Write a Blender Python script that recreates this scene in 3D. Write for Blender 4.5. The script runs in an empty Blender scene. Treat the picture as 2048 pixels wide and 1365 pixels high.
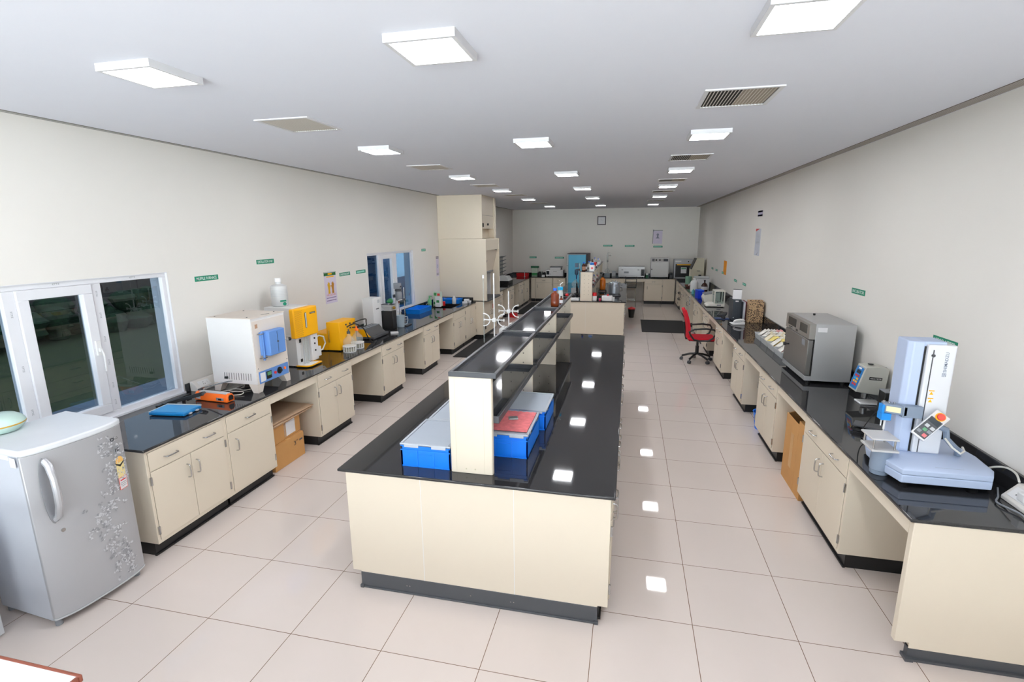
import bpy, bmesh, math, random
from mathutils import Vector, Matrix
sc = bpy.context.scene
C = sc.collection
PI = math.pi
rnd = random.Random(11)

# ------------------------------------------------------------------ mesh builder
class MB:
    def __init__(s):
        s.v = []; s.f = []; s.mi = []; s.m = 0; s.T = None
    def add(s, vs, fs):
        o = len(s.v)
        for p in vs:
            p = Vector(p)
            s.v.append(tuple(s.T @ p) if s.T else tuple(p))
        for f in fs:
            s.f.append(tuple(o + i for i in f)); s.mi.append(s.m)
        return s
    def box(s, x0, x1, y0, y1, z0, z1):
        return s.add([(x0,y0,z0),(x1,y0,z0),(x1,y1,z0),(x0,y1,z0),(x0,y0,z1),(x1,y0,z1),(x1,y1,z1),(x0,y1,z1)],
                     [(0,3,2,1),(4,5,6,7),(0,1,5,4),(1,2,6,5),(2,3,7,6),(3,0,4,7)])
    def frustum(s, b, t):
        "b, t: (x0,x1,y0,y1,z)"
        return s.add([(b[0],b[2],b[4]),(b[1],b[2],b[4]),(b[1],b[3],b[4]),(b[0],b[3],b[4]),
                      (t[0],t[2],t[4]),(t[1],t[2],t[4]),(t[1],t[3],t[4]),(t[0],t[3],t[4])],
                     [(0,3,2,1),(4,5,6,7),(0,1,5,4),(1,2,6,5),(2,3,7,6),(3,0,4,7)])
    def cyl(s, p, q, r, r2=None, n=16):
        p = Vector(p); q = Vector(q); r2 = r if r2 is None else r2
        d = (q-p).normalized(); a = d.orthogonal().normalized(); b = d.cross(a)
        vs = []
        for c, rr in ((p, r), (q, r2)):
            for i in range(n):
                t = 2*PI*i/n; vs.append(c + a*(rr*math.cos(t)) + b*(rr*math.sin(t)))
        fs = [(i, (i+1) % n, n+(i+1) % n, n+i) for i in range(n)]
        fs += [tuple(range(n))[::-1], tuple(range(n, 2*n))]
        return s.add(vs, fs)
    def lathe(s, c, prof, n=24, sx=1, sy=1):
        vs = []; fs = []
        for r, z in prof:
            for i in range(n):
                t = 2*PI*i/n; vs.append((c[0]+r*sx*math.cos(t), c[1]+r*sy*math.sin(t), c[2]+z))
        m = len(prof)
        for k in range(m-1):
            for i in range(n):
                j = (i+1) % n; fs.append((k*n+i, k*n+j, (k+1)*n+j, (k+1)*n+i))
        fs.append(tuple(range(n))[::-1]); fs.append(tuple(range((m-1)*n, m*n)))
        return s.add(vs, fs)
    def prism(s, pts, lo, hi, axis='z'):
        n = len(pts)
        def P(u, w, h):
            return (u, w, h) if axis == 'z' else ((h, u, w) if axis == 'x' else (u, h, w))
        vs = [P(u, w, lo) for u, w in pts] + [P(u, w, hi) for u, w in pts]
        fs = [(i, (i+1) % n, n+(i+1) % n, n+i) for i in range(n)]
        fs += [tuple(range(n))[::-1], tuple(range(n, 2*n))]
        return s.add(vs, fs)
    def tube(s, pts, r, n=8, closed=False):
        pts = [Vector(p) for p in pts]; m = len(pts); vs = []; up = None
        for i, p in enumerate(pts):
            if closed: d = pts[(i+1) % m]-pts[i-1]
            else: d = pts[min(i+1, m-1)]-pts[max(i-1, 0)]
            d.normalize()
            if up is None: up = d.orthogonal().normalized()
            up = (up-d*up.dot(d)).normalized(); b = d.cross(up)
            for k in range(n):
                t = 2*PI*k/n; vs.append(p+up*(r*math.cos(t))+b*(r*math.sin(t)))
        fs = []
        for i in range(m if closed else m-1):
            j = (i+1) % m
            for k in range(n):
                l = (k+1) % n; fs.append((i*n+k, i*n+l, j*n+l, j*n+k))
        if not closed: fs += [tuple(range(n))[::-1], tuple(range((m-1)*n, m*n))]
        return s.add(vs, fs)
    def ball(s, c, r, n=12, sz=1.0):
        prof = [(max(r*math.sin(PI*k/n), 1e-4), -r*sz*math.cos(PI*k/n)) for k in range(n+1)]
        return s.lathe(c, prof, n*2)
    def quad(s, a, b, c, d): return s.add([a, b, c, d], [(0, 1, 2, 3)])
    def build(s, name, mats, parent=None, bevel=0.0, seg=2, smooth=True, angle=35):
        me = bpy.data.meshes.new(name)
        me.from_pydata(s.v, [], s.f)
        if not isinstance(mats, (list, tuple)): mats = [mats]
        for m in mats: me.materials.append(m)
        for p, i in zip(me.polygons, s.mi): p.material_index = i
        bm = bmesh.new(); bm.from_mesh(me); bmesh.ops.recalc_face_normals(bm, faces=bm.faces); bm.to_mesh(me); bm.free()
        if smooth:
            me.polygons.foreach_set('use_smooth', [True]*len(me.polygons)); me.set_sharp_from_angle(angle=math.radians(angle))
        o = bpy.data.objects.new(name, me); C.objects.link(o)
        if parent: o.parent = parent
        if bevel:
            b = o.modifiers.new('bevel', 'BEVEL'); b.width = bevel; b.segments = seg; b.limit_method = 'ANGLE'; b.angle_limit = math.radians(40)
            b.harden_normals = False
        if name in SPLIT and parent is not None: split_loose(o)
        return o

def split_loose(o):
    "give every loose piece of a part its own object (feet, screws, posts)"
    me = o.data; adj = [[] for _ in me.vertices]
    for e in me.edges: a, b = e.vertices; adj[a].append(b); adj[b].append(a)
    comp = [-1]*len(adj); n = 0
    for i in range(len(adj)):
        if comp[i] < 0:
            st = [i]; comp[i] = n
            while st:
                v = st.pop()
                for w in adj[v]:
                    if comp[w] < 0: comp[w] = n; st.append(w)
            n += 1
    if n < 2 or n > 100: return
    base = o.name.split('.')[0]; pieces = [[] for _ in range(n)]
    for p in me.polygons: pieces[comp[p.vertices[0]]].append(tuple(p.vertices))
    for k, fs in enumerate(pieces):
        ids = sorted({v for f in fs for v in f}); ix = {v: i for i, v in enumerate(ids)}
        m2 = bpy.data.meshes.new(base); m2.from_pydata([me.vertices[v].co[:] for v in ids], [], [tuple(ix[v] for v in f) for f in fs])
        for m in me.materials: m2.materials.append(m)
        m2.polygons.foreach_set('use_smooth', [True]*len(m2.polygons)); m2.set_sharp_from_angle(angle=math.radians(35))
        if k == 0: o.data = m2
        else:
            c = o.copy(); c.data = m2; C.objects.link(c)
SPLIT = ('foot', 'seam', 'screw', 'bolt', 'post', 'stage_post', 'lid_clamp', 'door_catch', 'guide_rod', 'latch', 'leg', 'bead', 'peg', 'side_panel', 'hinge_sticker', 'service_valve', 'hose_port')
def tag(o, label, cat, group=None):
    o['label'] = label; o['category'] = cat
    if group: o['group'] = group
    return o
def thing(name, label, cat, loc=(0,0,0), rz=0.0, group=None):
    o = bpy.data.objects.new(name, None); C.objects.link(o); o.empty_display_size = .05
    o.location = loc; o.rotation_euler = (0, 0, rz)
    return tag(o, label, cat, group)
def struct(o):
    o['kind'] = 'structure'; return o
def dup(root, loc, rz, label, group=None):
    r = root.copy(); C.objects.link(r); r.location = loc; r.rotation_euler = (0, 0, rz); r['label'] = label
    if group: r['group'] = group
    for ch in list(root.children):
        c = ch.copy(); C.objects.link(c); c.parent = r
        for g in ch.children:
            d = g.copy(); C.objects.link(d); d.parent = c
    return r
def B(*a):
    return MB().box(*a)

# ------------------------------------------------------------------ materials
def lin(h):
    if isinstance(h, str):
        h = h.lstrip('#'); h = [int(h[i:i+2], 16)/255 for i in (0, 2, 4)]
    else: h = [c/255 for c in h]
    return [c/12.92 if c <= .04045 else ((c+.055)/1.055)**2.4 for c in h]
MATS = {}
def mat(name, col, rough=.5, metal=0.0, var=.04, scale=6.0, bump=0.0, bscale=60.0, spec=.5, trans=0.0, ior=1.45, emit=None, coat=0.0, sheen=0.0):
    if name in MATS: return MATS[name]
    m = bpy.data.materials.new(name); m.use_nodes = True; MATS[name] = m
    nt = m.node_tree; b = nt.nodes['Principled BSDF']; L = nt.links.new
    c = lin(col)
    b.inputs['Roughness'].default_value = rough; b.inputs['Metallic'].default_value = metal
    b.inputs['Specular IOR Level'].default_value = spec; b.inputs['IOR'].default_value = ior
    b.inputs['Transmission Weight'].default_value = trans; b.inputs['Coat Weight'].default_value = coat
    tc = nt.nodes.new('ShaderNodeTexCoord')
    if var > 0:
        n = nt.nodes.new('ShaderNodeTexNoise'); n.inputs['Scale'].default_value = scale; n.inputs['Detail'].default_value = 4
        L(tc.outputs['Object'], n.inputs['Vector'])
        x = nt.nodes.new('ShaderNodeMix'); x.data_type = 'RGBA'
        x.inputs['A'].default_value = [k*(1-var) for k in c]+[1]; x.inputs['B'].default_value = [min(1, k*(1+var)) for k in c]+[1]
        L(n.outputs['Fac'], x.inputs['Factor']); L(x.outputs['Result'], b.inputs['Base Color'])
    else: b.inputs['Base Color'].default_value = c+[1]
    if bump:
        n2 = nt.nodes.new('ShaderNodeTexNoise'); n2.inputs['Scale'].default_value = bscale; n2.inputs['Detail'].default_value = 5
        L(tc.outputs['Object'], n2.inputs['Vector'])
        bp = nt.nodes.new('ShaderNodeBump'); bp.inputs['Strength'].default_value = bump; bp.inputs['Distance'].default_value = .01
        L(n2.outputs['Fac'], bp.inputs['Height']); L(bp.outputs['Normal'], b.inputs['Normal'])
    if emit:
        b.inputs['Emission Color'].default_value = c+[1]; b.inputs['Emission Strength'].default_value = emit
    return m
def node_mat(name):
    m = bpy.data.materials.new(name); m.use_nodes = True; MATS[name] = m
    return m, m.node_tree, m.node_tree.nodes['Principled BSDF']

M_wall = mat('wall_paint', (238,235,229), .55, var=.025, scale=1.3, bump=.05, bscale=14)
M_ceil = mat('ceiling_paint', (243,246,255), .7, var=.01, bump=.02, bscale=30)
M_cream = mat('cream_powder_coat', (228,217,198), .38, var=.012, scale=2)
M_creamin = mat('cream_panel_inside', (224,213,196), .5, var=.012, scale=2)
M_creamseam = mat('painted_gap_shade', (120,112,100), .8)
M_black = mat('black_plastic', (22,22,23), .4)
M_rubber = mat('black_rubber', (30,29,28), .55, bump=.05)
M_dgrey = mat('dark_grey_plastic', (70,72,76), .45)
M_grey = mat('grey_plastic', (132,136,142), .45)
M_lgrey = mat('light_grey_plastic', (196,199,202), .45)
M_white = mat('white_plastic', (238,238,238), .4, var=.015)
M_whitep = mat('white_paint_metal', (232,233,235), .35, var=.015)
M_upvc = mat('white_window_frame', (234,235,239), .4, var=.03, scale=9)
M_chrome = mat('brushed_chrome', (200,200,200), .25, 1.0)
M_steel = mat('stainless_steel', (196,197,198), .36, .55, var=.06, scale=3)
M_alu = mat('aluminium_plate', (222,222,222), .4, .3)
M_blue = mat('crate_blue', (8,116,226), .4, var=.05)
M_traybl = mat('tray_blue', (10,126,226), .4, var=.05)
M_lid = mat('grey_crate_lid', (186,193,202), .45, var=.03)
M_yellow = mat('instrument_yellow', (246,178,4), .4)
M_orange = mat('sealer_orange', (244,110,28), .4)
M_bluebox = mat('case_blue', (20,122,186), .35)
M_fblue = mat('furnace_blue', (98,142,206), .4)
M_furn = mat('furnace_cream', (231,221,210), .45, var=.03)
M_furnw = mat('furnace_side_white', (238,236,234), .5, var=.02)
M_card = mat('corrugated_cardboard', (188,140,84), .8, var=.08, scale=9)
M_cardl = mat('flat_cardboard', (182,152,124), .8, var=.06, scale=9)
M_paper = mat('white_paper', (236,236,238), .8)
M_red = mat('red_plastic', (200,28,36), .4)
M_redfab = mat('red_fabric', (186,14,36), .9, var=.12, scale=40, bump=.2, bscale=300)
M_green = mat('sign_green', (6,128,98), .5)
M_signw = mat('sign_lettering_white', (232,240,236), .6)
M_signpale = mat('sign_pale_strip', (150,212,196), .6)
M_amber = mat('amber_glass', (150,62,10), .08, var=.1, trans=.55)
M_amberdark = mat('dark_amber_glass', (52,20,12), .08, var=.1)
M_bcap = mat('blue_cap', (20,96,220), .4)
M_cyan = mat('cyan_cap', (20,160,214), .4)
M_mint = mat('mint_melamine', (196,222,212), .25)
M_gold = mat('gold_band', (190,150,60), .3, .6)
M_shim = mat('tester_pale_blue', (190,205,232), .4, var=.015)
M_shimw = mat('tester_white', (234,236,240), .35, var=.015)
M_shimg = mat('tester_blue_grey', (128,142,160), .45)
M_beige = mat('instrument_beige', (214,208,186), .5)
M_vgrey = mat('viscometer_grey', (184,184,176), .45)
M_brown = mat('brown_edge_band', (120,62,44), .5, var=.25, scale=30)
M_pink = mat('pink_cloth', (226,120,124), .8, var=.35, scale=26, bump=.1)
M_foil = mat('foil_packet', (190,195,196), .3, .7, var=.2, scale=40)
M_purple = mat('dark_blue_print', (52,52,110), .6)
M_screen = mat('dark_screen', (24,34,40), .15)
M_lcd = mat('lcd_green', (90,150,110), .3)
M_mint2 = mat('green_bottle_plastic', (110,180,130), .4)
M_mat = mat('black_floor_mat', (26,26,28), .75, var=.1, bump=.3, bscale=120)
M_cable = mat('white_cable', (224,222,214), .5)

# clear, thin glass: tinted transparency with a mirror-like fresnel layer
def thin_glass(name, tint, ior=1.5, rough=.0, dens=1.0):
    m, nt, b = node_mat(name); L = nt.links.new
    nt.nodes.remove(b); out = nt.nodes['Material Output']
    t = nt.nodes.new('ShaderNodeBsdfTransparent'); t.inputs['Color'].default_value = lin(tint)+[1]
    g = nt.nodes.new('ShaderNodeBsdfGlossy'); g.inputs['Roughness'].default_value = rough; g.inputs['Color'].default_value = (.95,.95,.95,1)
    f = nt.nodes.new('ShaderNodeFresnel'); f.inputs['IOR'].default_value = ior
    x = nt.nodes.new('ShaderNodeMixShader'); ge = nt.nodes.new('ShaderNodeNewGeometry'); iv = nt.nodes.new('ShaderNodeMath'); iv.operation = 'SUBTRACT'; iv.inputs[0].default_value = 1; L(ge.outputs['Backfacing'], iv.inputs[1])
    mu = nt.nodes.new('ShaderNodeMath'); mu.operation = 'MULTIPLY'; L(f.outputs['Fac'], mu.inputs[0]); L(iv.outputs[0], mu.inputs[1])   # mirror only off the outer face of the pane
    L(mu.outputs[0], x.inputs['Fac']); L(t.outputs[0], x.inputs[1]); L(g.outputs[0], x.inputs[2]); L(x.outputs[0], out.inputs['Surface'])
    return m
M_tint = thin_glass('tinted_window_glass', (190,200,206), 1.6)
M_clear = thin_glass('clear_glass', (236,242,242), 1.4)
M_bluglass = thin_glass('blue_window_glass', (140,168,186), 1.6)
def semi(name, col, dens):
    "translucent plastic: diffuse surface mixed with see-through"
    m, nt, b = node_mat(name); L = nt.links.new; out = nt.nodes['Material Output']
    b.inputs['Base Color'].default_value = lin(col)+[1]; b.inputs['Roughness'].default_value = .35
    t = nt.nodes.new('ShaderNodeBsdfTransparent'); x = nt.nodes.new('ShaderNodeMixShader'); x.inputs['Fac'].default_value = dens
    L(t.outputs[0], x.inputs[1]); L(b.outputs[0], x.inputs[2]); L(x.outputs[0], out.inputs['Surface'])
    return m
M_jug = semi('clear_grey_plastic', (190,205,215), .55)
M_traycl = semi('clear_tray_plastic', (222,226,228), .6)
M_milk = semi('milky_plastic', (232,234,234), .8)
M_labg = semi('lab_glass', (214,226,222), .2)

def granite():
    m, nt, b = node_mat('black_granite'); L = nt.links.new
    tc = nt.nodes.new('ShaderNodeTexCoord')
    n = nt.nodes.new('ShaderNodeTexNoise'); n.inputs['Scale'].default_value = 420; n.inputs['Detail'].default_value = 3; n.inputs['Roughness'].default_value = .8
    L(tc.outputs['Object'], n.inputs['Vector'])
    r = nt.nodes.new('ShaderNodeValToRGB'); e = r.color_ramp.elements
    e[0].position = .38; e[0].color = (.006,.006,.007,1); e[1].position = .72; e[1].color = (.05,.05,.053,1)
    L(n.outputs['Fac'], r.inputs['Fac']); L(r.outputs['Color'], b.inputs['Base Color'])
    b.inputs['Roughness'].default_value = .04; b.inputs['Specular IOR Level'].default_value = .5
    return m
M_gran = granite()

def tiles():
    m, nt, b = node_mat('polished_floor_tiles'); L = nt.links.new
    tc = nt.nodes.new('ShaderNodeTexCoord')
    br = nt.nodes.new('ShaderNodeTexBrick'); br.offset = 0; br.squash = 1
    br.inputs['Scale'].default_value = 1; br.inputs['Brick Width'].default_value = .6; br.inputs['Row Height'].default_value = .6
    br.inputs['Mortar Size'].default_value = .0022; br.inputs['Mortar Smooth'].default_value = .1; br.inputs['Bias'].default_value = 0
    br.inputs['Color1'].default_value = lin((214,203,197))+[1]; br.inputs['Color2'].default_value = lin((211,200,194))+[1]; br.inputs['Mortar'].default_value = lin((112,88,70))+[1]
    L(tc.outputs['Object'], br.inputs['Vector'])
    n = nt.nodes.new('ShaderNodeTexNoise'); n.inputs['Scale'].default_value = 1.7; n.inputs['Detail'].default_value = 4
    L(tc.outputs['Object'], n.inputs['Vector'])
    mx = nt.nodes.new('ShaderNodeMix'); mx.data_type = 'RGBA'; mx.blend_type = 'MULTIPLY'; mx.inputs['Factor'].default_value = 1
    rp = nt.nodes.new('ShaderNodeValToRGB'); rp.color_ramp.elements[0].color = (.93,.935,.92,1); rp.color_ramp.elements[1].color = (1,1,1,1)
    L(n.outputs['Fac'], rp.inputs['Fac']); L(br.outputs['Color'], mx.inputs['A']); L(rp.outputs['Color'], mx.inputs['B']); L(mx.outputs['Result'], b.inputs['Base Color'])
    b.inputs['Roughness'].default_value = .035; b.inputs['Specular IOR Level'].default_value = .5
    return m
M_tile = tiles()

def stripes(name, c1, c2, period, axis=0, duty=.5, rough=.5, metal=0):
    m, nt, b = node_mat(name); L = nt.links.new
    tc = nt.nodes.new('ShaderNodeTexCoord'); sx = nt.nodes.new('ShaderNodeSeparateXYZ'); L(tc.outputs['Object'], sx.inputs[0])
    d = nt.nodes.new('ShaderNodeMath'); d.operation = 'DIVIDE'; d.inputs[1].default_value = period; L(sx.outputs[axis], d.inputs[0])
    f = nt.nodes.new('ShaderNodeMath'); f.operation = 'FRACT'; L(d.outputs[0], f.inputs[0])
    g = nt.nodes.new('ShaderNodeMath'); g.operation = 'GREATER_THAN'; g.inputs[1].default_value = duty; L(f.outputs[0], g.inputs[0])
    x = nt.nodes.new('ShaderNodeMix'); x.data_type = 'RGBA'; x.inputs['A'].default_value = lin(c1)+[1]; x.inputs['B'].default_value = lin(c2)+[1]
    L(g.outputs[0], x.inputs['Factor']); L(x.outputs['Result'], b.inputs['Base Color']); b.inputs['Roughness'].default_value = rough; b.inputs['Metallic'].default_value = metal
    return m

def spots(name, base, spot, scale, thr, rough=.6, metal=0):
    m, nt, b = node_mat(name); L = nt.links.new
    tc = nt.nodes.new('ShaderNodeTexCoord'); v = nt.nodes.new('ShaderNodeTexVoronoi'); v.inputs['Scale'].default_value = scale
    L(tc.outputs['Object'], v.inputs['Vector'])
    g = nt.nodes.new('ShaderNodeMath'); g.operation = 'LESS_THAN'; g.inputs[1].default_value = thr; L(v.outputs['Distance'], g.inputs[0])
    x = nt.nodes.new('ShaderNodeMix'); x.data_type = 'RGBA'; x.inputs['A'].default_value = lin(base)+[1]; x.inputs['B'].default_value = lin(spot)+[1]
    L(g.outputs[0], x.inputs['Factor']); L(x.outputs['Result'], b.inputs['Base Color']); b.inputs['Roughness'].default_value = rough; b.inputs['Metallic'].default_value = metal
    return m
M_giraffe = spots('spotted_file_print', (190,158,120), (58,38,28), 48, .42)
def grass_mat(name, a, c, sc_):
    m, nt, b = node_mat(name); L = nt.links.new
    tc = nt.nodes.new('ShaderNodeTexCoord'); n = nt.nodes.new('ShaderNodeTexNoise'); n.inputs['Scale'].default_value = sc_; n.inputs['Detail'].default_value = 8
    L(tc.outputs['Object'], n.inputs['Vector']); r = nt.nodes.new('ShaderNodeValToRGB')
    r.color_ramp.elements[0].position = .35; r.color_ramp.elements[1].position = .65
    r.color_ramp.elements[0].color = lin(a)+[1]; r.color_ramp.elements[1].color = lin(c)+[1]
    L(n.outputs['Fac'], r.inputs['Fac']); L(r.outputs['Color'], b.inputs['Base Color']); b.inputs['Roughness'].default_value = .9
    return m
M_grass = grass_mat('lawn_grass', (40,54,22), (62,74,34), 6)
M_hedge = grass_mat('hedge_leaves', (16,34,18), (46,74,44), 16)
M_pave = mat('outdoor_paving', (104,114,128), .7, var=.12, scale=3)
M_outwall = mat('outdoor_plaster', (92,84,78), .9, var=.1)

# ------------------------------------------------------------------ lettering
def letters(s, w, h, o, right, up, m, parent, name='lettering', off=.0015, bold=0.0):
    "flat lettering mesh, w x h, centred on point o in the plane right/up"
    cu = bpy.data.curves.new(name, 'FONT'); cu.body = s; cu.size = 1; cu.align_x = 'CENTER'; cu.offset = bold; cu.resolution_u = 3
    t = bpy.data.objects.new('tmp_text', cu); C.objects.link(t)
    dg = bpy.context.evaluated_depsgraph_get(); ev = t.evaluated_get(dg); me = ev.to_mesh()
    vs = [v.co.copy() for v in me.vertices]; fs = [tuple(p.vertices) for p in me.polygons]; ev.to_mesh_clear()
    bpy.data.objects.remove(t); bpy.data.curves.remove(cu)
    x0 = min(v.x for v in vs); x1 = max(v.x for v in vs); y0 = min(v.y for v in vs); y1 = max(v.y for v in vs)
    R = Vector(right).normalized(); U = Vector(up).normalized(); N = R.cross(U); o = Vector(o)
    mb = MB(); mb.add([o+R*(((v.x-x0)/(x1-x0)-.5)*w)+U*(((v.y-y0)/max(y1-y0,1e-6)-.5)*h)+N*off for v in vs], fs)
    me2 = bpy.data.meshes.new(name); me2.from_pydata(mb.v, [], mb.f); me2.materials.append(m)
    ob = bpy.data.objects.new(name, me2); C.objects.link(ob); ob.parent = parent
    return ob
def panel(o, right, up, w, h, t=.002):
    "thin board w x h centred on o standing off the plane by t"
    R = Vector(right).normalized(); U = Vector(up).normalized(); N = R.cross(U); o = Vector(o)
    mb = MB(); P = []
    for k in (0, t):
        for a, b in ((-1,-1),(1,-1),(1,1),(-1,1)): P.append(o+R*(a*w/2)+U*(b*h/2)+N*k)
    return mb.add(P, [(0,3,2,1),(4,5,6,7),(0,1,5,4),(1,2,6,5),(2,3,7,6),(3,0,4,7)])

# ------------------------------------------------------------------ camera
CAM = (3.1299, -2.8787, 2.3872); F = 1010.2482; yaw, pitch, roll = -.2268, .2095, -.008
fw = Vector((math.sin(yaw)*math.cos(pitch), math.cos(yaw)*math.cos(pitch), -math.sin(pitch)))
r0 = Vector((math.cos(yaw), -math.sin(yaw), 0)); u0 = r0.cross(fw)
rr = r0*math.cos(roll)+u0*math.sin(roll); uu = -r0*math.sin(roll)+u0*math.cos(roll)
cd = bpy.data.cameras.new('camera'); cam = bpy.data.objects.new('camera', cd); C.objects.link(cam)
cam.matrix_world = Matrix(((rr.x,uu.x,-fw.x,CAM[0]),(rr.y,uu.y,-fw.y,CAM[1]),(rr.z,uu.z,-fw.z,CAM[2]),(0,0,0,1)))
cd.sensor_width = 36; cd.lens = F*36/2048; cd.clip_end = 200; cd.clip_start = .05
sc.camera = cam

# ------------------------------------------------------------------ room shell
H = 3.233; XL, XR, YF, YB = -1.1, 5.4, 15.675, -6.6
ZC = .8745
struct(B(XL-.2, XR+.2, YB-.2, YF+.2, -.12, 0).build('floor', M_tile))
struct(B(XL-.2, XR+.2, YB-.2, YF+.2, H, H+.12).build('ceiling', M_ceil))
struct(B(XR, XR+.2, YB-.2, YF+.2, 0, H).build('wall_right', M_wall))
struct(B(XL-.2, XR+.2, YF, YF+.2, 0, H).build('wall_far', M_wall))
# left wall with two window openings, back wall with one wide opening added for light
W1 = (-2.05, 1.05, .885, 2.06); W2 = (4.83, 6.68, .96, 2.085)
m = MB(); y0 = YB-.2
for (a, b, z0, z1) in (W1, W2):
    m.box(XL-.2, XL, y0, a, 0, H); m.box(XL-.2, XL, a, b, 0, z0); m.box(XL-.2, XL, a, b, z1, H); y0 = b
m.box(XL-.2, XL, y0, YF+.2, 0, H)
struct(m.build('wall_left', M_wall))
W3 = (-.6, 4.9, .25, 2.95)
m = MB(); m.box(XL-.2, W3[0], YB-.2, YB, 0, H).box(W3[1], XR+.2, YB-.2, YB, 0, H).box(W3[0], W3[1], YB-.2, YB, 0, W3[2]).box(W3[0], W3[1], YB-.2, YB, W3[3], H)
struct(m.build('wall_back', M_wall))

def window_left(name, W, mull, sash, glass, side=XL):
    "white frame set in the left wall; mull = y-intervals of posts, sash = y-interval of the opening light"
    y0, y1, z0, z1 = W; x1 = XL-.02; x0 = XL-.09
    f = MB(); fr = .045
    f.box(x0, x1, y0, y1, z1-fr, z1).box(x0, x1, y0, y1, z0, z0+fr).box(x0, x1, y0, y0+fr, z0+fr, z1-fr).box(x0, x1, y1-fr, y1, z0+fr, z1-fr)
    for a, b in mull: f.box(x0+.003, x1-.004, a, b, z0+fr, z1-fr)
    win = struct(f.build(name, M_upvc, bevel=.004))
    # inner lining of the reveal
    edges = [y0+fr]+[q for ab in mull for q in ab]+[y1-fr]
    for k in range(0, len(edges), 2):
        a, b = edges[k], edges[k+1]; za, zb = z0+fr, z1-fr
        if sash and abs((a+b)/2-(sash[0]+sash[1])/2) < .12:
            s = MB(); w = .075
            s.box(x0+.02, x1+.012, a, b, zb-w, zb).box(x0+.02, x1+.012, a, b, za, za+w).box(x0+.02, x1+.012, a, a+w, za+w, zb-w).box(x0+.02, x1+.012, b-w, b, za+w, zb-w)
            so = s.build('sash', M_upvc, win, bevel=.004); a += w; b -= w; za += w; zb -= w
            hd = MB(); zm = (za+zb)/2+.02
            hd.box(x1+.012, x1+.03, b+.02, b+.055, zm-.06, zm+.06); hd.box(x1+.03, x1+.05, b+.03, b+.048, zm-.03, zm+.0).tube([(x1+.045,b+.04,zm-.01),(x1+.05,b+.05,zm-.05),(x1+.045,b+.055,zm-.14),(x1+.04,b+.055,zm-.2)], .008)
            hd.build('window_handle', M_white, so)
        B(x0+.03, x0+.036, a-.005, b+.005, za-.005, zb+.005).build('pane', glass, win)
    return win
w1 = window_left('window_1', W1, [(-1.25,-1.15),(-.26,-.18),(.35,.435)], (-.18,.35), M_tint)
w2 = window_left('window_2', W2, [(5.26,5.33),(5.83,5.97)], (5.33,5.83), M_bluglass)
# maker's marks printed along the frame film
for (yy, zz) in ((.392,1.93),(.395,1.75),(.395,1.55),(.395,1.35),(.395,1.15),(.392,1.0)):
    letters('ETTZ', .045, .012, (XL-.0235, yy, zz), (0,0,-1), (0,1,0), M_grey, w1, off=.001)
for (yy, zz) in ((-.22,1.85),(-.22,1.45),(-.22,1.12)):
    letters('ETTZ', .045, .012, (XL-.0235, yy, zz), (0,0,-1), (0,1,0), M_grey, w1, off=.001)
for yy in (-.6, .1, .72):
    letters('ETTZ', .05, .012, (XL-.0195, yy, W1[3]-.022), (0,1,0), (0,0,1), M_grey, w1, off=.001)
# white plaster reveal around window openings (trim)
def reveal(name, W):
    y0, y1, z0, z1 = W; m = MB(); t = .004
    m.box(XL-.2, XL+.001, y1-t, y1, z0, z1).box(XL-.2, XL+.001, y0, y0+t, z0, z1).box(XL-.2, XL+.001, y0, y1, z1-t, z1).box(XL-.2, XL+.012, y0-.01, y1+.01, z0-.02, z0+.004)
    return struct(m.build(name, M_upvc))
reveal('trim_1', W1); reveal('trim_2', W2)
# added back window, unseen behind the viewpoint, put in to let light in
f = MB(); y0 = YB-.12; y1 = YB-.05; a, b, z0, z1 = W3
f.box(a, b, y0, y1, z0, z0+.06).box(a, b, y0, y1, z1-.06, z1)
for k in range(5):
    xx = a+(b-a-.06)*k/4; f.box(xx, xx+.06, y0, y1, z0+.06, z1-.06)
w3 = struct(f.build('added_light_window', M_upvc))
for k in range(4):
    xx = a+(b-a-.06)*k/4
    B(xx+.055, xx+(b-a-.06)/4+.005, y0+.03, y0+.036, z0+.055, z1-.055).build('pane', M_clear, w3)

# slotted air strips where the ceiling meets the long walls
M_slot = stripes('slot_lines', (186,180,172), (96,88,80), .0155, 0, .52)
struct(B(5.285, 5.378, YB, YF, H-.006, H).build('trim_3', M_slot))
M_slot2 = stripes('slot_lines_left', (190,190,186), (120,118,112), .0155, 0, .52)
struct(B(-1.085, -1.03, YB, 8.1, H-.006, H).build('trim_4', M_slot2))
struct(B(-1.085, -1.03, 9.3, YF, H-.006, H).build('trim_5', M_slot2))

# ------------------------------------------------------------------ outside
struct(B(-40, XL-.2, -30, 45, -.42, -.3).build('lawn', M_grass))
struct(B(-5.5, XL-.2, -30, 45, -.3, -.27).build('footpath', M_pave))
hd = MB()
for k in range(190):
    yy = rnd.uniform(-8, 10.5); xx = -11.9+rnd.uniform(-.6, .6); zz = rnd.uniform(-.1, .62); r = rnd.uniform(.22, .42)
    n = 7
    prof = [(max(r*math.sin(PI*q/n)*rnd.uniform(.75, 1.2), 1e-3), -r*math.cos(PI*q/n)) for q in range(n+1)]
    hd.lathe((xx, yy, zz), prof, 9)
hdg = tag(hd.build('hedge', M_hedge), 'dark green clipped hedge beyond the lawn outside the near window', 'hedge'); hdg['kind'] = 'stuff'
ow = tag(B(-14.6, -14.3, -12, 20, -.3, 4.4).build('garden_wall', M_outwall), 'plain grey boundary wall outside behind the dark hedge', 'wall'); ow['kind'] = 'structure'
M_bluewall = mat('added_blue_building', (34,74,104), .7, var=.3, scale=.6)
bw = thing('building', 'added blue building outside, put there to turn the far window panes blue', 'building', (-6, 18.5, -.3))  # added block, its blue colours what the far window panes show
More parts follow.
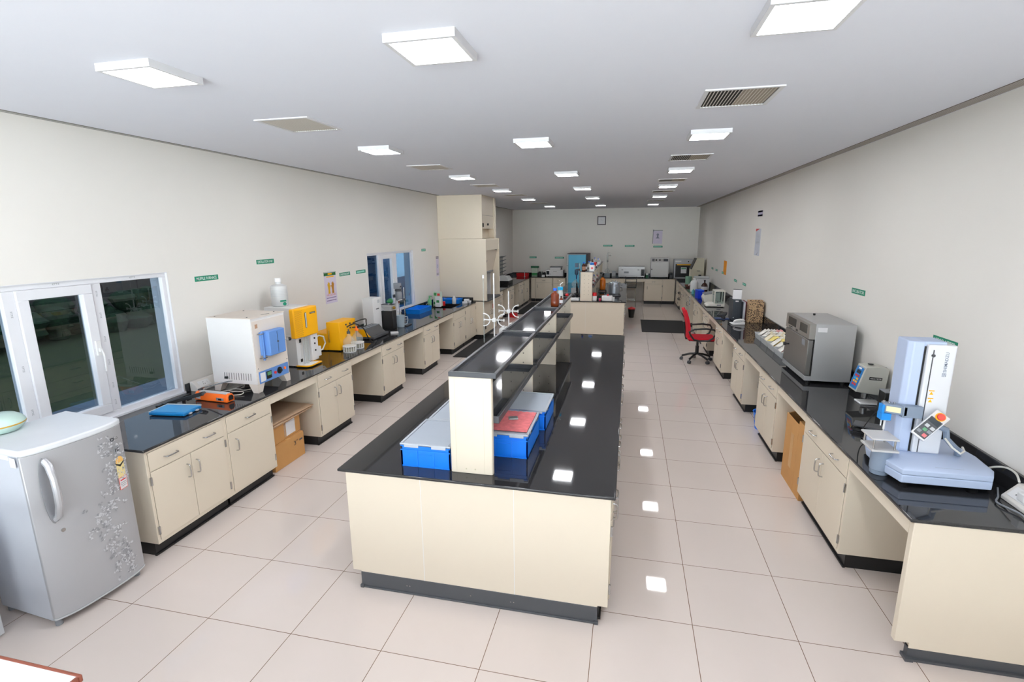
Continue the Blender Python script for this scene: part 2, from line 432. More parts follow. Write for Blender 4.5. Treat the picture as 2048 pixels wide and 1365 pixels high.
B(-4, 0, -4, 8, 0, 5).build('facade', M_bluewall, bw)
B(.0, .04, -2.5, -.5, 1, 3).build('facade_window', M_screen, bw)
B(.0, .04, 1.5, 3.5, 1, 3).build('facade_window', M_screen, bw)
cr = MB(); cr.frustum((-.2,.2,-.14,.14,0), (-.24,.24,-.17,.17,.22))
for k in range(7): cr.box(-.25, .25, -.18, .18, .03+k*.03, .036+k*.03)
o = tag(cr.build('laundry_basket', M_white), 'small white plastic basket standing on the lawn outside', 'basket'); o.location = (-8.6, .9, -.3)

# ------------------------------------------------------------------ world
wd = bpy.data.worlds.new('world'); sc.world = wd; wd.use_nodes = True
nt = wd.node_tree; bg = nt.nodes['Background']
tcw = nt.nodes.new('ShaderNodeTexCoord'); sxw = nt.nodes.new('ShaderNodeSeparateXYZ'); nt.links.new(tcw.outputs['Generated'], sxw.inputs[0])
rw = nt.nodes.new('ShaderNodeValToRGB'); nt.links.new(sxw.outputs['Z'], rw.inputs['Fac'])
rw.color_ramp.elements[0].position = 0.0; rw.color_ramp.elements[0].color = (25,24.4,25,1); rw.color_ramp.elements[1].position = .02; rw.color_ramp.elements[1].color = (1.75,1.9,2.2,1)  # lower half glows far brighter than the sky, added to light the ceiling
nt.links.new(rw.outputs['Color'], bg.inputs['Color']); bg.inputs['Strength'].default_value = 1.0
vs = sc.view_settings; vs.view_transform = 'Standard'; vs.look = 'None'; vs.gamma = 1; vs.use_curve_mapping = False; vs.exposure = 0.04
sc.cycles.max_bounces = 12; sc.cycles.diffuse_bounces = 8; sc.cycles.transparent_max_bounces = 16; sc.cycles.caustics_reflective = False; sc.cycles.caustics_refractive = False
sc.cycles.sample_clamp_indirect = 2.5
sc.cycles.use_denoising = True

# ------------------------------------------------------------------ ceiling lights and vents
def lamp_mat(k, s):
    return mat('lamp_diffuser_%d' % k, (250,251,254), .5, var=0, emit=s)
LX = (.66, 2.22, 3.76); LY = (-.5, 2.05, 4.65, 7.1, 9.8, 13.2)
POW = (46, 60, 58, 51, 43, 34)
cols = ('left', 'middle', 'right'); ordn = ('nearest', 'second', 'third', 'fourth', 'fifth', 'farthest')
def ceiling_light(x, y, k, p, label, group):
    t = thing('ceiling_light', label, 'ceiling light', (x, y, H), 0, group); s = .164
    f = MB(); z0 = -.036
    f.box(-s, s, -s, -s+.02, z0, 0).box(-s, s, s-.02, s, z0, 0).box(-s, -s+.02, -s+.02, s-.02, z0, 0).box(s-.02, s, -s+.02, s-.02, z0, 0)
    f.build('frame', M_whitep, t)
    B(-s+.02, s-.02, -s+.02, s-.02, z0+.003, z0+.012).build('diffuser', lamp_mat(k, p), t)
for j, y in enumerate(LY):
    for i, x in enumerate(LX):
        ceiling_light(x, y, j, POW[j], 'square white ceiling panel light, %s from the camera in the %s row' % (ordn[j], cols[i]), 'ceiling panel lights')
for i, x in enumerate(LX):      # unseen rows added behind the viewpoint, extra strong to fill the room
    ceiling_light(x, -3.2, 9, 85, 'added fill light panel behind the viewpoint in the %s row' % cols[i], 'ceiling panel lights')
    ceiling_light(x, -5.6, 9, 85, 'added fill light panel near the unseen back wall in the %s row' % cols[i], 'ceiling panel lights')
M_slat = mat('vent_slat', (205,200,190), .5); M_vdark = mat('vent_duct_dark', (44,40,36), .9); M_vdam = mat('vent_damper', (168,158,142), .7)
VX = (.585, 3.765); VY = (.85, 3.55, 6.2, 8.55, 11.75)
def vent(x, y, side, label):
    t = thing('air_vent', label, 'air vent', (x, y, H), 0, 'ceiling air vents'); a, b = .225, .235
    f = MB(); z0 = -.008
    f.box(-a, a, -b, -b+.025, z0, 0).box(-a, a, b-.025, b, z0, 0).box(-a, -a+.025, -b+.025, b-.025, z0, 0).box(a-.025, a, -b+.025, b-.025, z0, 0)
    f.build('frame', M_whitep, t)
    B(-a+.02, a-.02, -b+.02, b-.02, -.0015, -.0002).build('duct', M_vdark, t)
    s = MB()
    for k in range(20):
        xx = -a+.035+k*.0205; s.add([(xx,-b+.025,-.007),(xx+.004,-b+.025,-.007),(xx+.010,-b+.025,-.002),(xx+.006,-b+.025,-.002),(xx,b-.025,-.007),(xx+.004,b-.025,-.007),(xx+.010,b-.025,-.002),(xx+.006,b-.025,-.002)],
              [(0,1,2,3),(7,6,5,4),(0,4,5,1),(1,5,6,2),(2,6,7,3),(3,7,4,0)])
    s.build('slat', M_slat, t, smooth=False)
    if side < 0: B(-a+.03, -.005, -b+.03, b-.03, -.0025, -.0016).build('damper', M_vdam, t)
    else: B(.005, a-.03, -b+.03, b-.03, -.0025, -.0016).build('damper', M_vdam, t)
for j, y in enumerate(VY):
    for i, x in enumerate(VX):
        vent(x, y, (-1, 1)[i], 'slatted square ceiling air vent, %s from the camera in the %s row' % (('nearest','second','third','fourth','farthest')[j], ('left','right')[i]))
# ================================================================== cabinets
def bow_handle(p, q, out, r=.0055):
    "D-shaped pull between p and q standing off along out"
    p = Vector(p); q = Vector(q); o = Vector(out); d = (q-p)
    pts = [p, p+o*.6+d*.02, p+o*.9+d*.07, p+o+d*.16, p+o*1.05+d*.5, q+o-d*.16, q+o*.9-d*.07, q+o*.6-d*.02, q]
    return MB().tube(pts, r, 8)
PROTO = {}
def cabinet(w, d, kind, label, loc, rz, group):
    key = (round(w, 3), round(d, 3), kind)
    if key in PROTO: return dup(PROTO[key], loc, rz, label, group)
    t = thing('base_cabinet', label, 'cabinet', loc, rz, group); PROTO[key] = t
    zt, zb = .853, .108
    m = MB()
    if kind in ('sink', 'sinktall'):
        m.box(0, w, 0, .02, zb, zt).box(0, w, .02, d, zb, .66)
        if kind == 'sink': m.box(0, .018, .02, d, .66, zt)
        else: m.box(w-.018, w, .02, d, .66, zt)
    else: m.box(0, w, 0, d, zb, zt)
    m.build('body', M_cream, t, bevel=.002)
    B(.012, w-.012, .055, d, 0, zb).build('toe_kick', M_black, t)
    tk = B(.004, w-.004, .043, .06, 0, .014); tk.build('kick_strip', M_black, t)
    th = .006; g = .004; mx = .024
    def front(name, x0, x1, z0, z1, m=M_cream):
        # dark strip behind each front, gap shade put into its colour
        s = B(x0-g/2, x1+g/2, -.0008, .002, z0-g/2, z1+g/2); s.build('gap_shade_strip', M_creamseam, t)
        return B(x0, x1, -th, -.0004, z0, z1).build(name, m, t, bevel=.0015)
    def vh(x, zc_, par): bow_handle((x,-th,zc_-.055), (x,-th,zc_+.055), (0,-.03,0)).build('handle', M_chrome, par)
    def hh(x, zc_, par): bow_handle((x-.055,-th,zc_), (x+.055,-th,zc_), (0,-.03,0)).build('handle', M_chrome, par)
    def hinge(x, z, par):
        h = MB(); h.box(x-.008, x+.008, -th-.0045, -.0005, z-.032, z+.032); h.cyl((x,-th-.004,z-.032), (x,-th-.004,z+.032), .004, n=8); h.build('hinge', M_chrome, par)
    if kind in ('double', 'single', 'sink'):
        dz0, dz1 = .690, .835
        dr = front('drawer' if kind != 'sink' else 'false_front', mx, w-mx, dz0, dz1)
        if kind == 'double': hh(w*.27, (dz0+dz1)/2-.004, dr); hh(w*.76, (dz0+dz1)/2-.004, dr)
        elif kind == 'single': hh(w*.5, (dz0+dz1)/2-.004, dr)
        z0, z1 = .138, .682
        if kind == 'single':
            dd = front('door', mx, w-mx, z0, z1); vh(mx+.075, .555, dd); hinge(w-mx+.006, .615, dd); hinge(w-mx+.006, .215, dd)
        else:
            c = w/2
            a = front('door', mx, c-.002, z0, z1); b = front('door', c+.002, w-mx, z0, z1)
            vh(c-.045, .555, a); vh(c+.045, .555, b)
            for z in (.615, .215): hinge(mx-.006, z, a); hinge(w-mx+.006, z, b)
    elif kind in ('tall', 'sinktall'):       # two full-height doors with a small label plate
        c = w/2; a = front('door', mx, c-.002, .138, .835); b = front('door', c+.002, w-mx, .138, .835)
        B(c+.1, c+.26, -th-.002, -th+.001, .72, .80).build('label_plate', M_cream, b)
        for z in (.74, .215): hinge(mx-.006, z, a); hinge(w-mx+.006, z, b)
        vh(c-.045, .5, a); vh(c+.045, .5, b)
    elif kind == 'drawers':
        for k in range(4):
            z0 = .14+k*.175; dr = front('drawer', mx, w-mx, z0, z0+.165); hh(w*.5, z0+.1, dr)
    return t
xl, xr = -.25, 4.678
G_L = 'cream base cabinets under the left bench'; G_R = 'cream base cabinets under the right bench'
Lc = [(-.15, .75, 'double', 'cream cabinet with wide drawer and two doors beside the silver fridge'),
      (.60, .595, 'single', 'cream single-door cabinet just left of the cardboard boxes'),
      (1.955, .75, 'double', 'cream two-door cabinet just right of the cardboard boxes on the left'),
      (3.50, .75, 'double', 'cream two-door cabinet under the digester block and white tower'),
      (5.02, .75, 'double', 'cream two-door cabinet under the wall window and near the blue tray'),
      (6.55, .75, 'sink', 'cream sink cabinet with a blank front above two doors'),
      (7.3005, .799, 'sinktall', 'cream cabinet with full-height doors beside the fume hood')]
for y0, w, k, lb in Lc: cabinet(w, .84, k, lb, (xl, y0, 0), PI/2, G_L)
Rc = [(.805, .93, 'double', 'cream two-door cabinet under the gel strength tester, nearest on the right bench'),
      (2.585, .775, 'double', 'cream two-door cabinet under the steel incubator'),
      (4.14, .775, 'double', 'cream two-door cabinet under the trays of sample packets'),
      (5.765, .775, 'double', 'cream two-door cabinet under the patterned file boxes, beside the red chair'),
      (7.40, .775, 'double', 'cream two-door cabinet on the far side of the red chair'),
      (9.0, .775, 'double', 'cream two-door cabinet under the white analytical balance'),
      (10.6, .775, 'double', 'cream two-door cabinet under the blue reagent box, beside the floor mat'),
      (12.2, .775, 'double', 'cream two-door cabinet under the white flask near the far corner'),
      (13.7, .9, 'tall', 'cream full-height two-door cabinet in the far right corner')]
for y0, w, k, lb in Rc: cabinet(w, .70, k, lb, (xr, y0+w, 0), -PI/2, G_R)

# ------------------------------------------------------------------ wall benches: worktop, backsplash, rails over the knee spaces
zs = ZC-.021
ZT = ZC-.0008
def slab(m, x0, x1, y0, y1): m.box(x0, x1, y0, y1, zs, ZT)
t = thing('worktop', 'long black granite worktop along the left wall, up to the fume hood', 'worktop', (0,0,0))
m = MB(); xe = -.234
# with a sink cut-out at y 7.0..7.65
slab(m, XL+.004, xe, -.165, 6.98); slab(m, XL+.004, xe, 7.66, 8.095); slab(m, XL+.004, -.90, 6.98, 7.66); slab(m, -.44, xe, 6.98, 7.66)
m.build('slab', M_gran, t, bevel=.006, seg=3)
m = MB(); m.box(XL+.002, XL+.020, 6.0, 8.095, ZC, ZC+.10).box(XL+.022, -.30, 8.07, 8.095, ZC, ZC+.10); m.build('backsplash', M_gran, t, bevel=.003)
m = MB(); m.box(XL+.002, XL+.02, 1.06, 4.8, ZC, ZC+.085); m.build('backsplash', M_gran, t, bevel=.003)
m = MB(); m.box(-.905, -.435, 6.975, 6.99, ZC-.17, ZC-.002).box(-.905, -.435, 7.65, 7.665, ZC-.17, ZC-.002).box(-.905, -.89, 6.99, 7.65, ZC-.17, ZC-.002).box(-.45, -.435, 6.99, 7.65, ZC-.17, ZC-.002).box(-.905, -.435, 6.975, 7.665, ZC-.185, ZC-.17)
m.build('sink_bowl', M_black, t)
for a, b in ((1.195,1.955),(2.705,3.50),(4.25,5.02),(5.77,6.55)):
    B(xl-.02, xl, a+.001, b-.001, .765, zs+.0001).build('apron_rail', M_cream, t)
t = thing('worktop', 'long black granite worktop along the right wall', 'worktop', (0,0,0))
m = MB(); slab(m, 4.657, XR-.004, -.02, YF-.004); m.build('slab', M_gran, t, bevel=.006, seg=3)
B(XR-.026, XR-.003, -.02, YF-.004, ZC, ZC+.125).build('backsplash', M_gran, t, bevel=.003)
rc = sorted([(y, y+w) for y, w, k, l in Rc]); e = .031
for a, b in rc:
    if a-e > .05: B(xr, xr+.02, e+.001, a-.001, .765, zs+.0001).build('apron_rail', M_cream, t)
    e = b
ep = MB(); ep.prism([(xr,.11),(xr+.075,.11),(xr+.075,.075),(XR-.004,.075),(XR-.004,zs-.0006),(xr,zs-.0006)], -.012, .03, 'y')
t = thing('end_panel', 'cream end panel closing the near end of the right bench', 'panel', (0,0,0)); ep.build('panel', M_cream, t, bevel=.003)
m = MB(); m.box(xr+.075, XR-.004, -.008, .028, 0, .09).box(xr+.06, xr+.1, -.03, .03, 0, .02).box(xr+.1, XR-.004, -.022, 0, 0, .014); m.build('toe_kick', M_dgrey, t)
# far wall bench
yf = 14.87
t = thing('worktop', 'black granite worktop along the far wall, left of the blue fridge', 'worktop', (0,0,0))
m = MB(); slab(m, XL+.004, -.234, 9.305, YF-.004); slab(m, -.234, .97, yf-.02, YF-.004); m.build('slab', M_gran, t, bevel=.004)
m = MB(); m.box(XL+.002, XL+.022, 9.305, YF-.004, ZC, ZC+.1).box(XL+.022, .97, YF-.026, YF-.004, ZC, ZC+.1); m.build('backsplash', M_gran, t)
t = thing('worktop', 'black granite worktop along the far wall, right of the blue fridge', 'worktop', (0,0,0))
m = MB(); slab(m, 1.83, 4.655, yf-.02, YF-.004); m.build('slab', M_gran, t, bevel=.004)
m = MB(); m.box(1.83, 4.655, YF-.026, YF-.004, ZC, ZC+.1); m.build('backsplash', M_gran, t)
B(3.001, 3.664, yf, yf+.02, .75, zs+.0001).build('apron_rail', M_cream, t)
G_F = 'cream base cabinets along the far wall'
cabinet(.62, .78, 'single', 'cream cabinet on the far wall under the white printer', (-.1, yf, 0), 0, G_F)
cabinet(.45, .78, 'drawers', 'cream stack of drawers left of the blue fridge', (.53, yf, 0), 0, G_F)
cabinet(.6, .78, 'single', 'cream single-door cabinet under the white oven on the far wall', (3.665, yf, 0), 0, G_F)
cabinet(.6, .78, 'single', 'cream single-door cabinet just right of the blue fridge', (1.85, yf, 0), 0, G_F)
cabinet(.55, .78, 'single', 'cream single-door cabinet left of the steel stool on the far wall', (2.45, yf, 0), 0, G_F)
for x0, x1, n in ((4.27, 4.655, 'right'), (-.249, -.105, 'left')):
    t = thing('corner_panel', 'cream blank panel filling the far %s bench corner' % n, 'panel', (0,0,0)); B(x0, x1, yf, yf+.03, .11, zs-.0006).build('panel', M_cream, t); B(x0, x1, yf+.05, yf+.07, 0, .11).build('toe_kick', M_black, t)
G_D = 'cream base cabinets beyond the fume hood'
for k, (y0, w, kind, lb) in enumerate([(9.9, .775, 'double', 'cream two-door cabinet just beyond the fume hood'), (11.25, .85, 'double', 'cream two-door cabinet under the far left drying rack'),
                                    (12.75, .775, 'double', 'cream two-door cabinet near the far left corner'), (13.6, .9, 'tall', 'cream full-height cabinet in the far left corner')]):
    cabinet(w, .84, kind, lb, (xl, y0, 0), PI/2, G_D)

# ------------------------------------------------------------------ fume hood
t = thing('fume_hood', 'tall cream fume hood reaching the ceiling on the left wall', 'fume hood', (0,0,0))
h0, h1 = 8.1, 9.3; hx = .02
m = MB(); m.box(XL+.003, hx, h0, h0+.04, .90, 2.282).box(XL+.003, hx, h1-.04, h1, .90, 2.282).box(XL+.003, XL+.03, h0+.04, h1-.04, .9, 2.282)
m.box(XL+.03, hx-.01, h0+.04, h1-.04, 2.24, 2.282).box(hx-.04, hx-.005, h0+.04, h1-.04, 2.02, 2.26)
m.build('hood_shell', M_cream, t, bevel=.003)
m = MB(); m.box(XL+.003, -.06, h0, h0+.03, 2.285, 3.228).box(XL+.003, -.06, h1-.16, h1, 2.285, 3.228).box(XL+.003, -.075, h0+.03, h1-.16, 2.50, 3.228).box(XL+.003, -.2, h0+.03, h1-.16, 2.285, 2.50)
m.build('upper_casing', M_cream, t, bevel=.003)
m = MB()
for y, z in ((h0+.09, 2.60), (h0+.09, 2.56), (h0+.5, 2.60)): m.cyl((-.08,y,z), (-.05,y,z), .025, n=12)
m.build('knob', M_black, t)
B(-.077, -.073, h0+.06, h1-.2, 2.795, 2.80).build('panel_seam', M_creamseam, t)
m = MB(); m.add([(-.02,h0+.05,2.02),(-.02,h1-.05,2.02),(-.14,h1-.05,1.52),(-.14,h0+.05,1.52),(-.03,h0+.05,2.03),(-.03,h1-.05,2.03),(-.15,h1-.05,1.52),(-.15,h0+.05,1.52)],
    [(0,1,2,3),(7,6,5,4),(0,4,5,1),(1,5,6,2),(2,6,7,3),(3,7,4,0)]); m.build('sash', M_creamin, t)
B(-.165, -.13, h0+.05, h1-.05, 1.49, 1.525).build('sash_handle', M_grey, t)
m = MB(); m.box(XL+.03, XL+.05, h0+.05, h1-.05, .92, 2.0).box(XL+.05, -.2, h1-.06, h1-.045, .92, 2.0); m.build('liner', M_white, t)
m = MB(); m.box(XL+.03, -.05, h0+.045, h1-.045, .875, .915); m.prism([(-.05,.875),(-.05,.915),(-.01,.925),(.03,.918),(.045,.9),(.045,.875)], h0+.045, h1-.045, 'y'); m.build('work_surface', M_dgrey, t, bevel=.004)
panel((-.003, 8.62, 2.16), (0,1,0), (0,0,1), .2, .09).build('green_label', M_green, t)
panel((-.003, 8.62, 2.16), (0,1,0), (0,0,1), .16, .04, .003).build('label_strip', M_signpale, t)
panel((-.003, 9.05, 2.06), (0,1,0), (0,0,1), .2, .10).build('notice', M_dgrey, t)
n_ = Vector((.5,0,-.12)).normalized(); panel((-.1, 8.45, 1.69), (0,1,0), (.235,0,.972), .16, .2).build('notice', M_dgrey, t)
m = MB()
for z in (1.12, 1.26): m.cyl((XL+.05, h1-.3, z), (XL+.09, h1-.3, z), .03, n=12)
m.build('service_valve', M_black, t)
MB().tube([(-.35,9.2,1.25),(-.3,9.15,1.05),(-.36,9.0,.95),(-.5,8.8,.93)], .008).build('cord', M_black, t)
t2 = thing('hood_base', 'cream base cupboard standing under the fume hood', 'cabinet', (0,0,0))
B(XL+.004, -.07, h0+.004, h1-.004, .108, .872).build('body', M_cream, t2, bevel=.003)
B(XL+.004, -.13, h0+.02, h1-.02, 0, .108).build('toe_kick', M_black, t2)
for a, b in ((h0+.03, h0+.59), (h0+.61, h1-.03)):
    dd = B(-.071, -.064, a, b, .14, .84).build('door', M_cream, t2, bevel=.002)
    bow_handle((-.064, b-.06 if a < 8.5 else a+.06, .5), (-.064, b-.06 if a < 8.5 else a+.06, .6), (.03,0,0)).build('handle', M_chrome, dd)
m = MB(); m.box(-.064, -.05, 8.9, 8.96, .62, .72); m.build('socket_plate', mat('red_switch', (170,30,20), .5), t2)
m = MB(); m.box(-.064, -.052, 8.2, 8.27, .22, .32); m.build('vent_plate', M_black, t2)

# ------------------------------------------------------------------ island bench
ix0, ix1, iy0, iy1 = 1.297, 3.1086, -.125, 4.7354
t = thing('worktop', 'black granite island worktop in the middle of the room', 'worktop', (0,0,0))
m = MB(); slab(m, ix0, ix1, iy0, iy1); m.build('slab', M_gran, t, bevel=.007, seg=3)
px0, px1 = 1.350, 3.083
def island_end(y, s, label):
    t = thing('end_panel', label, 'panel', (0,0,0))
    pts = [(px0,.122),(px0+.062,.122),(px0+.062,.105),(px1-.062,.105),(px1-.062,.122),(px1,.122),(px1,zs-.0006),(px0,zs-.0006)]
    MB().prism(pts, min(y, y+s*.03), max(y, y+s*.03), 'y').build('panel', M_cream, t, bevel=.003)
    m = MB()
    for x in (px0+(px1-px0)*.305, px0+(px1-px0)*.66): m.box(x-.0015, x+.0015, min(y-s*.0008, y), max(y-s*.0008, y), .11, zs-.001)
    m.build('seam', M_white, t)
    m = MB(); m.box(px0+.062, px1-.062, min(y-s*.004, y+s*.03), max(y-s*.004, y+s*.03), 0, .115).box(px0+.06, px1-.06, min(y-s*.012, y), max(y-s*.012, y), 0, .012)
    for x in (px0+.062, px1-.075): m.box(x-.006, x+.02, min(y-s*.018, y), max(y-s*.018, y), 0, .022)
    m.build('toe_kick', M_dgrey, t, bevel=.002)
    m = MB()
    for x in (px0+.4, px0+.42, px0+.85, px0+1.12, px0+1.14): m.cyl((x,y-s*.004,.06), (x,y-s*.006,.06), .004, n=8)
    m.build('screw', M_chrome, t)
island_end(-.112, 1, 'cream end panel of the island bench facing the camera')
island_end(4.72, -1, 'cream end panel at the rear end of the island bench')
nw = (4.69-(-.08))/6
names6 = ('nearest the camera', 'second from the near end', 'third from the near end', 'fourth from the near end', 'fifth from the near end', 'at the rear end')
for k in range(6):
    kind = ('double', 'double', 'drawers', 'double', 'drawers', 'double')[k]
    cabinet(nw, .855, kind, 'cream island cabinet on the right aisle side, %s' % names6[k], (px1, -.08+k*nw, 0), PI/2, 'island cabinets on the right side')
    cabinet(nw, .855, kind, 'cream island cabinet on the left aisle side, %s' % names6[k], (px0, -.08+(k+1)*nw, 0), -PI/2, 'island cabinets on the left side')

# ------------------------------------------------------------------ reagent rack on the island
M_rack = mat('rack_rim_dark', (72,74,78), .3, .3)
M_rackg = mat('rack_tray_glass', (44,47,52), .06, var=.05, spec=.6)
def upright(y, par, w0=2.053, w1=2.335, z1=1.519):
    m = MB(); m.prism([(w0+.012,y-.018),(w1-.012,y-.018),(w1-.003,y-.014),(w1,y-.006),(w1,y+.018),(w0,y+.018),(w0,y-.006),(w0+.003,y-.014)], ZC, z1)
    o = m.build('upright', M_cream, par, bevel=.002)
    h = MB()
    for x in (w0+.09, w1-.08):
        for k in range(6): h.cyl((x,y+.0175,1.02+k*.085), (x,y+.0195,1.02+k*.085), .006, n=8); h.cyl((x,y-.0175,1.02+k*.085), (x,y-.0185,1.02+k*.085), .006, n=8)
    if y < .1:
        h = MB()
        for x in (w0+.105, w0+.165): h.cyl((x,y-.0175,.905), (x,y-.0195,.905), .005, n=10)
        for x in (w0+.04, w1-.055): h.box(x, x+.0015, y-.0185, y-.0175, ZC+.01, z1-.01)
        h.build('groove', mat('panel_groove', (206,197,170), .6), o)
    else: h.build('peg_hole', M_creamseam, o)
    return o
def rack_tray(x0, x1, y0, y1, z0, par, lip=.032):
    f = MB(); w = .022
    f.box(x0, x1, y0, y0+w, z0, z0+lip).box(x0, x1, y1-w, y1, z0, z0+lip).box(x0, x0+w, y0+w, y1-w, z0, z0+lip).box(x1-w, x1, y0+w, y1-w, z0, z0+lip)
    o = f.build('shelf_tray', M_rack, par, bevel=.004)
    B(x0+w-.004, x1-w+.004, y0+w-.004, y1-w+.004, z0+.002, z0+.012).build('tray_base', M_rackg, o)
t = thing('reagent_rack', 'long two-tier reagent rack with black trays on the near island', 'rack', (0,0,0))
for y in (0.012, 1.37, 2.85, 4.33): upright(y, t)
for y0, y1 in ((-.013,1.352),(1.385,2.85),(2.875,4.35)): rack_tray(2.058, 2.367, y0, y1, 1.519, t)
for y0, y1 in ((.03,1.352),(1.388,2.832),(2.868,4.312)): rack_tray(2.062, 2.372, y0, y1, 1.215, t, .045)

# ------------------------------------------------------------------ crates with lids
def crate(w, l, h, label, loc, rz=0, lid=True, cover=False, group='blue lidded crates on the island'):
    t = thing('storage_crate', label, 'crate', loc, rz, group)
    m = MB(); a = w/2; b = l/2; th = .006
    m.box(-a+.008, a-.008, -b+.008, b-.008, 0, .006)
    for s in (-1, 1):
        m.box(-a+.004, a-.004, min(s*(b-.004), s*(b-.004-th)), max(s*(b-.004), s*(b-.004-th)), .004, h)
        m.box(min(s*(a-.004), s*(a-.004-th)), max(s*(a-.004), s*(a-.004-th)), -b+.004, b-.004, .004, h)
    o = m.build('body', M_blue, t)
    r = MB()
    for z0, z1, e in ((0, .008, 0), (h-.036, h-.03, .001), (h-.008, h, .001)):
        r.box(-a-e, a+e, -b-e, -b+.006, z0, z1).box(-a-e, a+e, b-.006, b+e, z0, z1).box(-a-e, -a+.006, -b, b, z0, z1).box(a-.006, a+e, -b, b, z0, z1)
    for k in range(4):
        x = -a+w*k/3; x = max(-a+.003, min(a-.003, x)); r.box(x-.003, x+.003, -b, b, 0, h-.03) if k in (0,3) else (r.box(x-.003, x+.003, -b, -b+.006, 0, h-.03), r.box(x-.003, x+.003, b-.006, b, 0, h-.03))
    for k in range(5):
        y = -b+l*k/4; y = max(-b+.003, min(b-.003, y)); r.box(-a, -a+.006, y-.003, y+.003, 0, h-.03); r.box(a-.006, a, y-.003, y+.003, 0, h-.03)
    for s in (-1, 1): r.box(-.045, .045, min(s*b, s*(b-.006)), max(s*b, s*(b-.006)), h-.062, h-.058)
    r.build('ribs', mat('crate_blue_rib', (26,124,236), .4), t)
    if lid:
        m = MB(); z = h
        m.box(-a-.004, a+.004, -b-.004, b+.004, z, z+.007)
        m.box(-a-.004, a+.004, -b-.004, -b+.012, z, z+.014).box(-a-.004, a+.004, b-.012, b+.004, z, z+.014).box(-a-.004, -a+.012, -b, b, z, z+.014).box(a-.012, a+.004, -b, b, z, z+.014)
        for s in (-1, 1):
            for x in (-a*.55, a*.55): m.box(x-.05, x+.05, min(s*(b+.006), s*b), max(s*(b+.006), s*b), z-.012, z+.013)
            for y in (-b*.55, b*.55): m.box(min(s*(a+.006), s*a), max(s*(a+.006), s*a), y-.03, y+.03, z-.01, z+.013)
        lo = m.build('lid', M_lid, t, bevel=.002)
        g = MB(); g.box(-a+.02, a-.02, -b+.02, b-.02, z+.007, z+.0085); g.build('lid_panel', mat('lid_panel_grey', (176,186,198), .3), lo)
        for s in (-1,1): B(a-.002, a+.008, s*b*.55-.012, s*b*.55+.012, z-.002, z+.012).build('latch', M_dgrey, lo)
    return t
cz = .150
crate(.345, .45, cz, 'blue crate with grey lid left of the rack, nearest the camera', (1.872, .232, ZC))
crate(.345, .46, cz, 'blue crate with grey lid left of the rack, behind the nearest crate', (1.885, .705, ZC))
crate(.34, .46, cz+.012, 'blue crate right of the rack with pink cloth on its lid', (2.335, .505, ZC))
crate(.34, .44, cz, 'blue crate with bare grey lid right of the rack, behind the pink-topped crate', (2.372, 1.03, ZC))
m = MB(); n = 24; vs_ = []; fs_ = []
for j in range(n+1):
    for i in range(n+1):
        x = -.155+.31*i/n; y = -.195+.385*j/n; vs_.append((x, y, .006+.002*math.sin(i*1.7+j*.6)*math.sin(j*1.1)))
for j in range(n):
    for i in range(n): a = j*(n+1)+i; fs_.append((a, a+1, a+n+2, a+n+1))
m.add(vs_, fs_); m.box(-.155, .155, -.195, .19, .0, .004)
o = tag(m.build('cloth', M_pink), 'pink and white striped cloth spread over a blue crate lid', 'cloth'); o.location = (2.335, .515, ZC+.012+cz+.0145)
m = MB(); m.frustum((-.036,.036,-.03,.03,0), (-.03,.03,-.024,.024,.008)); o = tag(m.build('foil_packet', M_foil, bevel=.002), 'small silver foil packet lying on the pink cloth', 'packet'); o.location = (2.345, .545, ZC+.012+cz+.0235); o.rotation_euler = (0,0,.3)
# ================================================================== left side: fridge and what stands by it
M_fdoor = spots('fridge_door_flower_print', (172,174,178), (206,208,212), 26, .0, .32, .55)
def fridge_flowers(door):
    "embossed spray of small petals on the door"
    r = random.Random(5); m = MB(); d = MB()
    for k in range(210):
        t_ = r.random(); z = 1.10-t_*1.0; cx = .43+.05*math.sin(t_*7)+r.gauss(0, .045)
        if .35 < t_ < .62: cx -= abs(r.gauss(0, .07))
        cx = min(.545, max(.24, cx)); y = door_y(cx)
        for q in range(4):
            a = r.random()*6.28; p = (cx+.010*math.cos(a), y-.0015, z+.010*math.sin(a)); s = r.uniform(.006, .013); b = r.random()*3.1
            ca, sa = math.cos(b), math.sin(b)
            (m if r.random() < .6 else d).add([(p[0]+s*ca, p[1]-.001, p[2]+s*sa), (p[0]-.5*s*sa, p[1]-.0025, p[2]+.5*s*ca), (p[0]-s*ca, p[1]-.001, p[2]-s*sa), (p[0]+.5*s*sa, p[1]-.0025, p[2]-.5*s*ca)], [(0,1,2,3)])
    for k, q in ((1, m), (2, d)): door.m = k; door.add(q.v, q.f)
    door.m = 0
FW, FD, FH = .57, .50, 1.18
def door_y(x): u = (x/FW-.5)*2; return -.075+.04*u*u*u*u+.012*u*u
t = thing('refrigerator', 'single-door silver fridge with a flower print standing by the left bench', 'fridge', (-.285, -.873, 0), 1.49)
m = MB(); m.box(.005, FW-.005, .0, FD, .035, FH-.035); m.build('cabinet', mat('fridge_side_grey', (206,210,218), .4), t, bevel=.006)
pts = [(FW*i/24, door_y(FW*i/24)) for i in range(25)]
m = MB(); m.prism([(0,-.003)]+pts+[(FW,-.003)], .06, FH-.04); fridge_flowers(m); dr = m.build('door', [mat('fridge_door_silver', (186,188,192), .36, .35, var=.02, scale=2), mat('petal_light', (218,220,224), .35, .2), mat('petal_dark', (160,162,168), .35, .3)], t, bevel=.004)
m = MB(); m.prism([(-.003,FD)]+[(-.003,.0)]+[(x, y-.006) for x, y in pts]+[(FW+.003,.0),(FW+.003,FD)], FH-.04, FH); m.build('top_cover', mat('fridge_top', (226,230,234), .35), t, bevel=.01, seg=3)
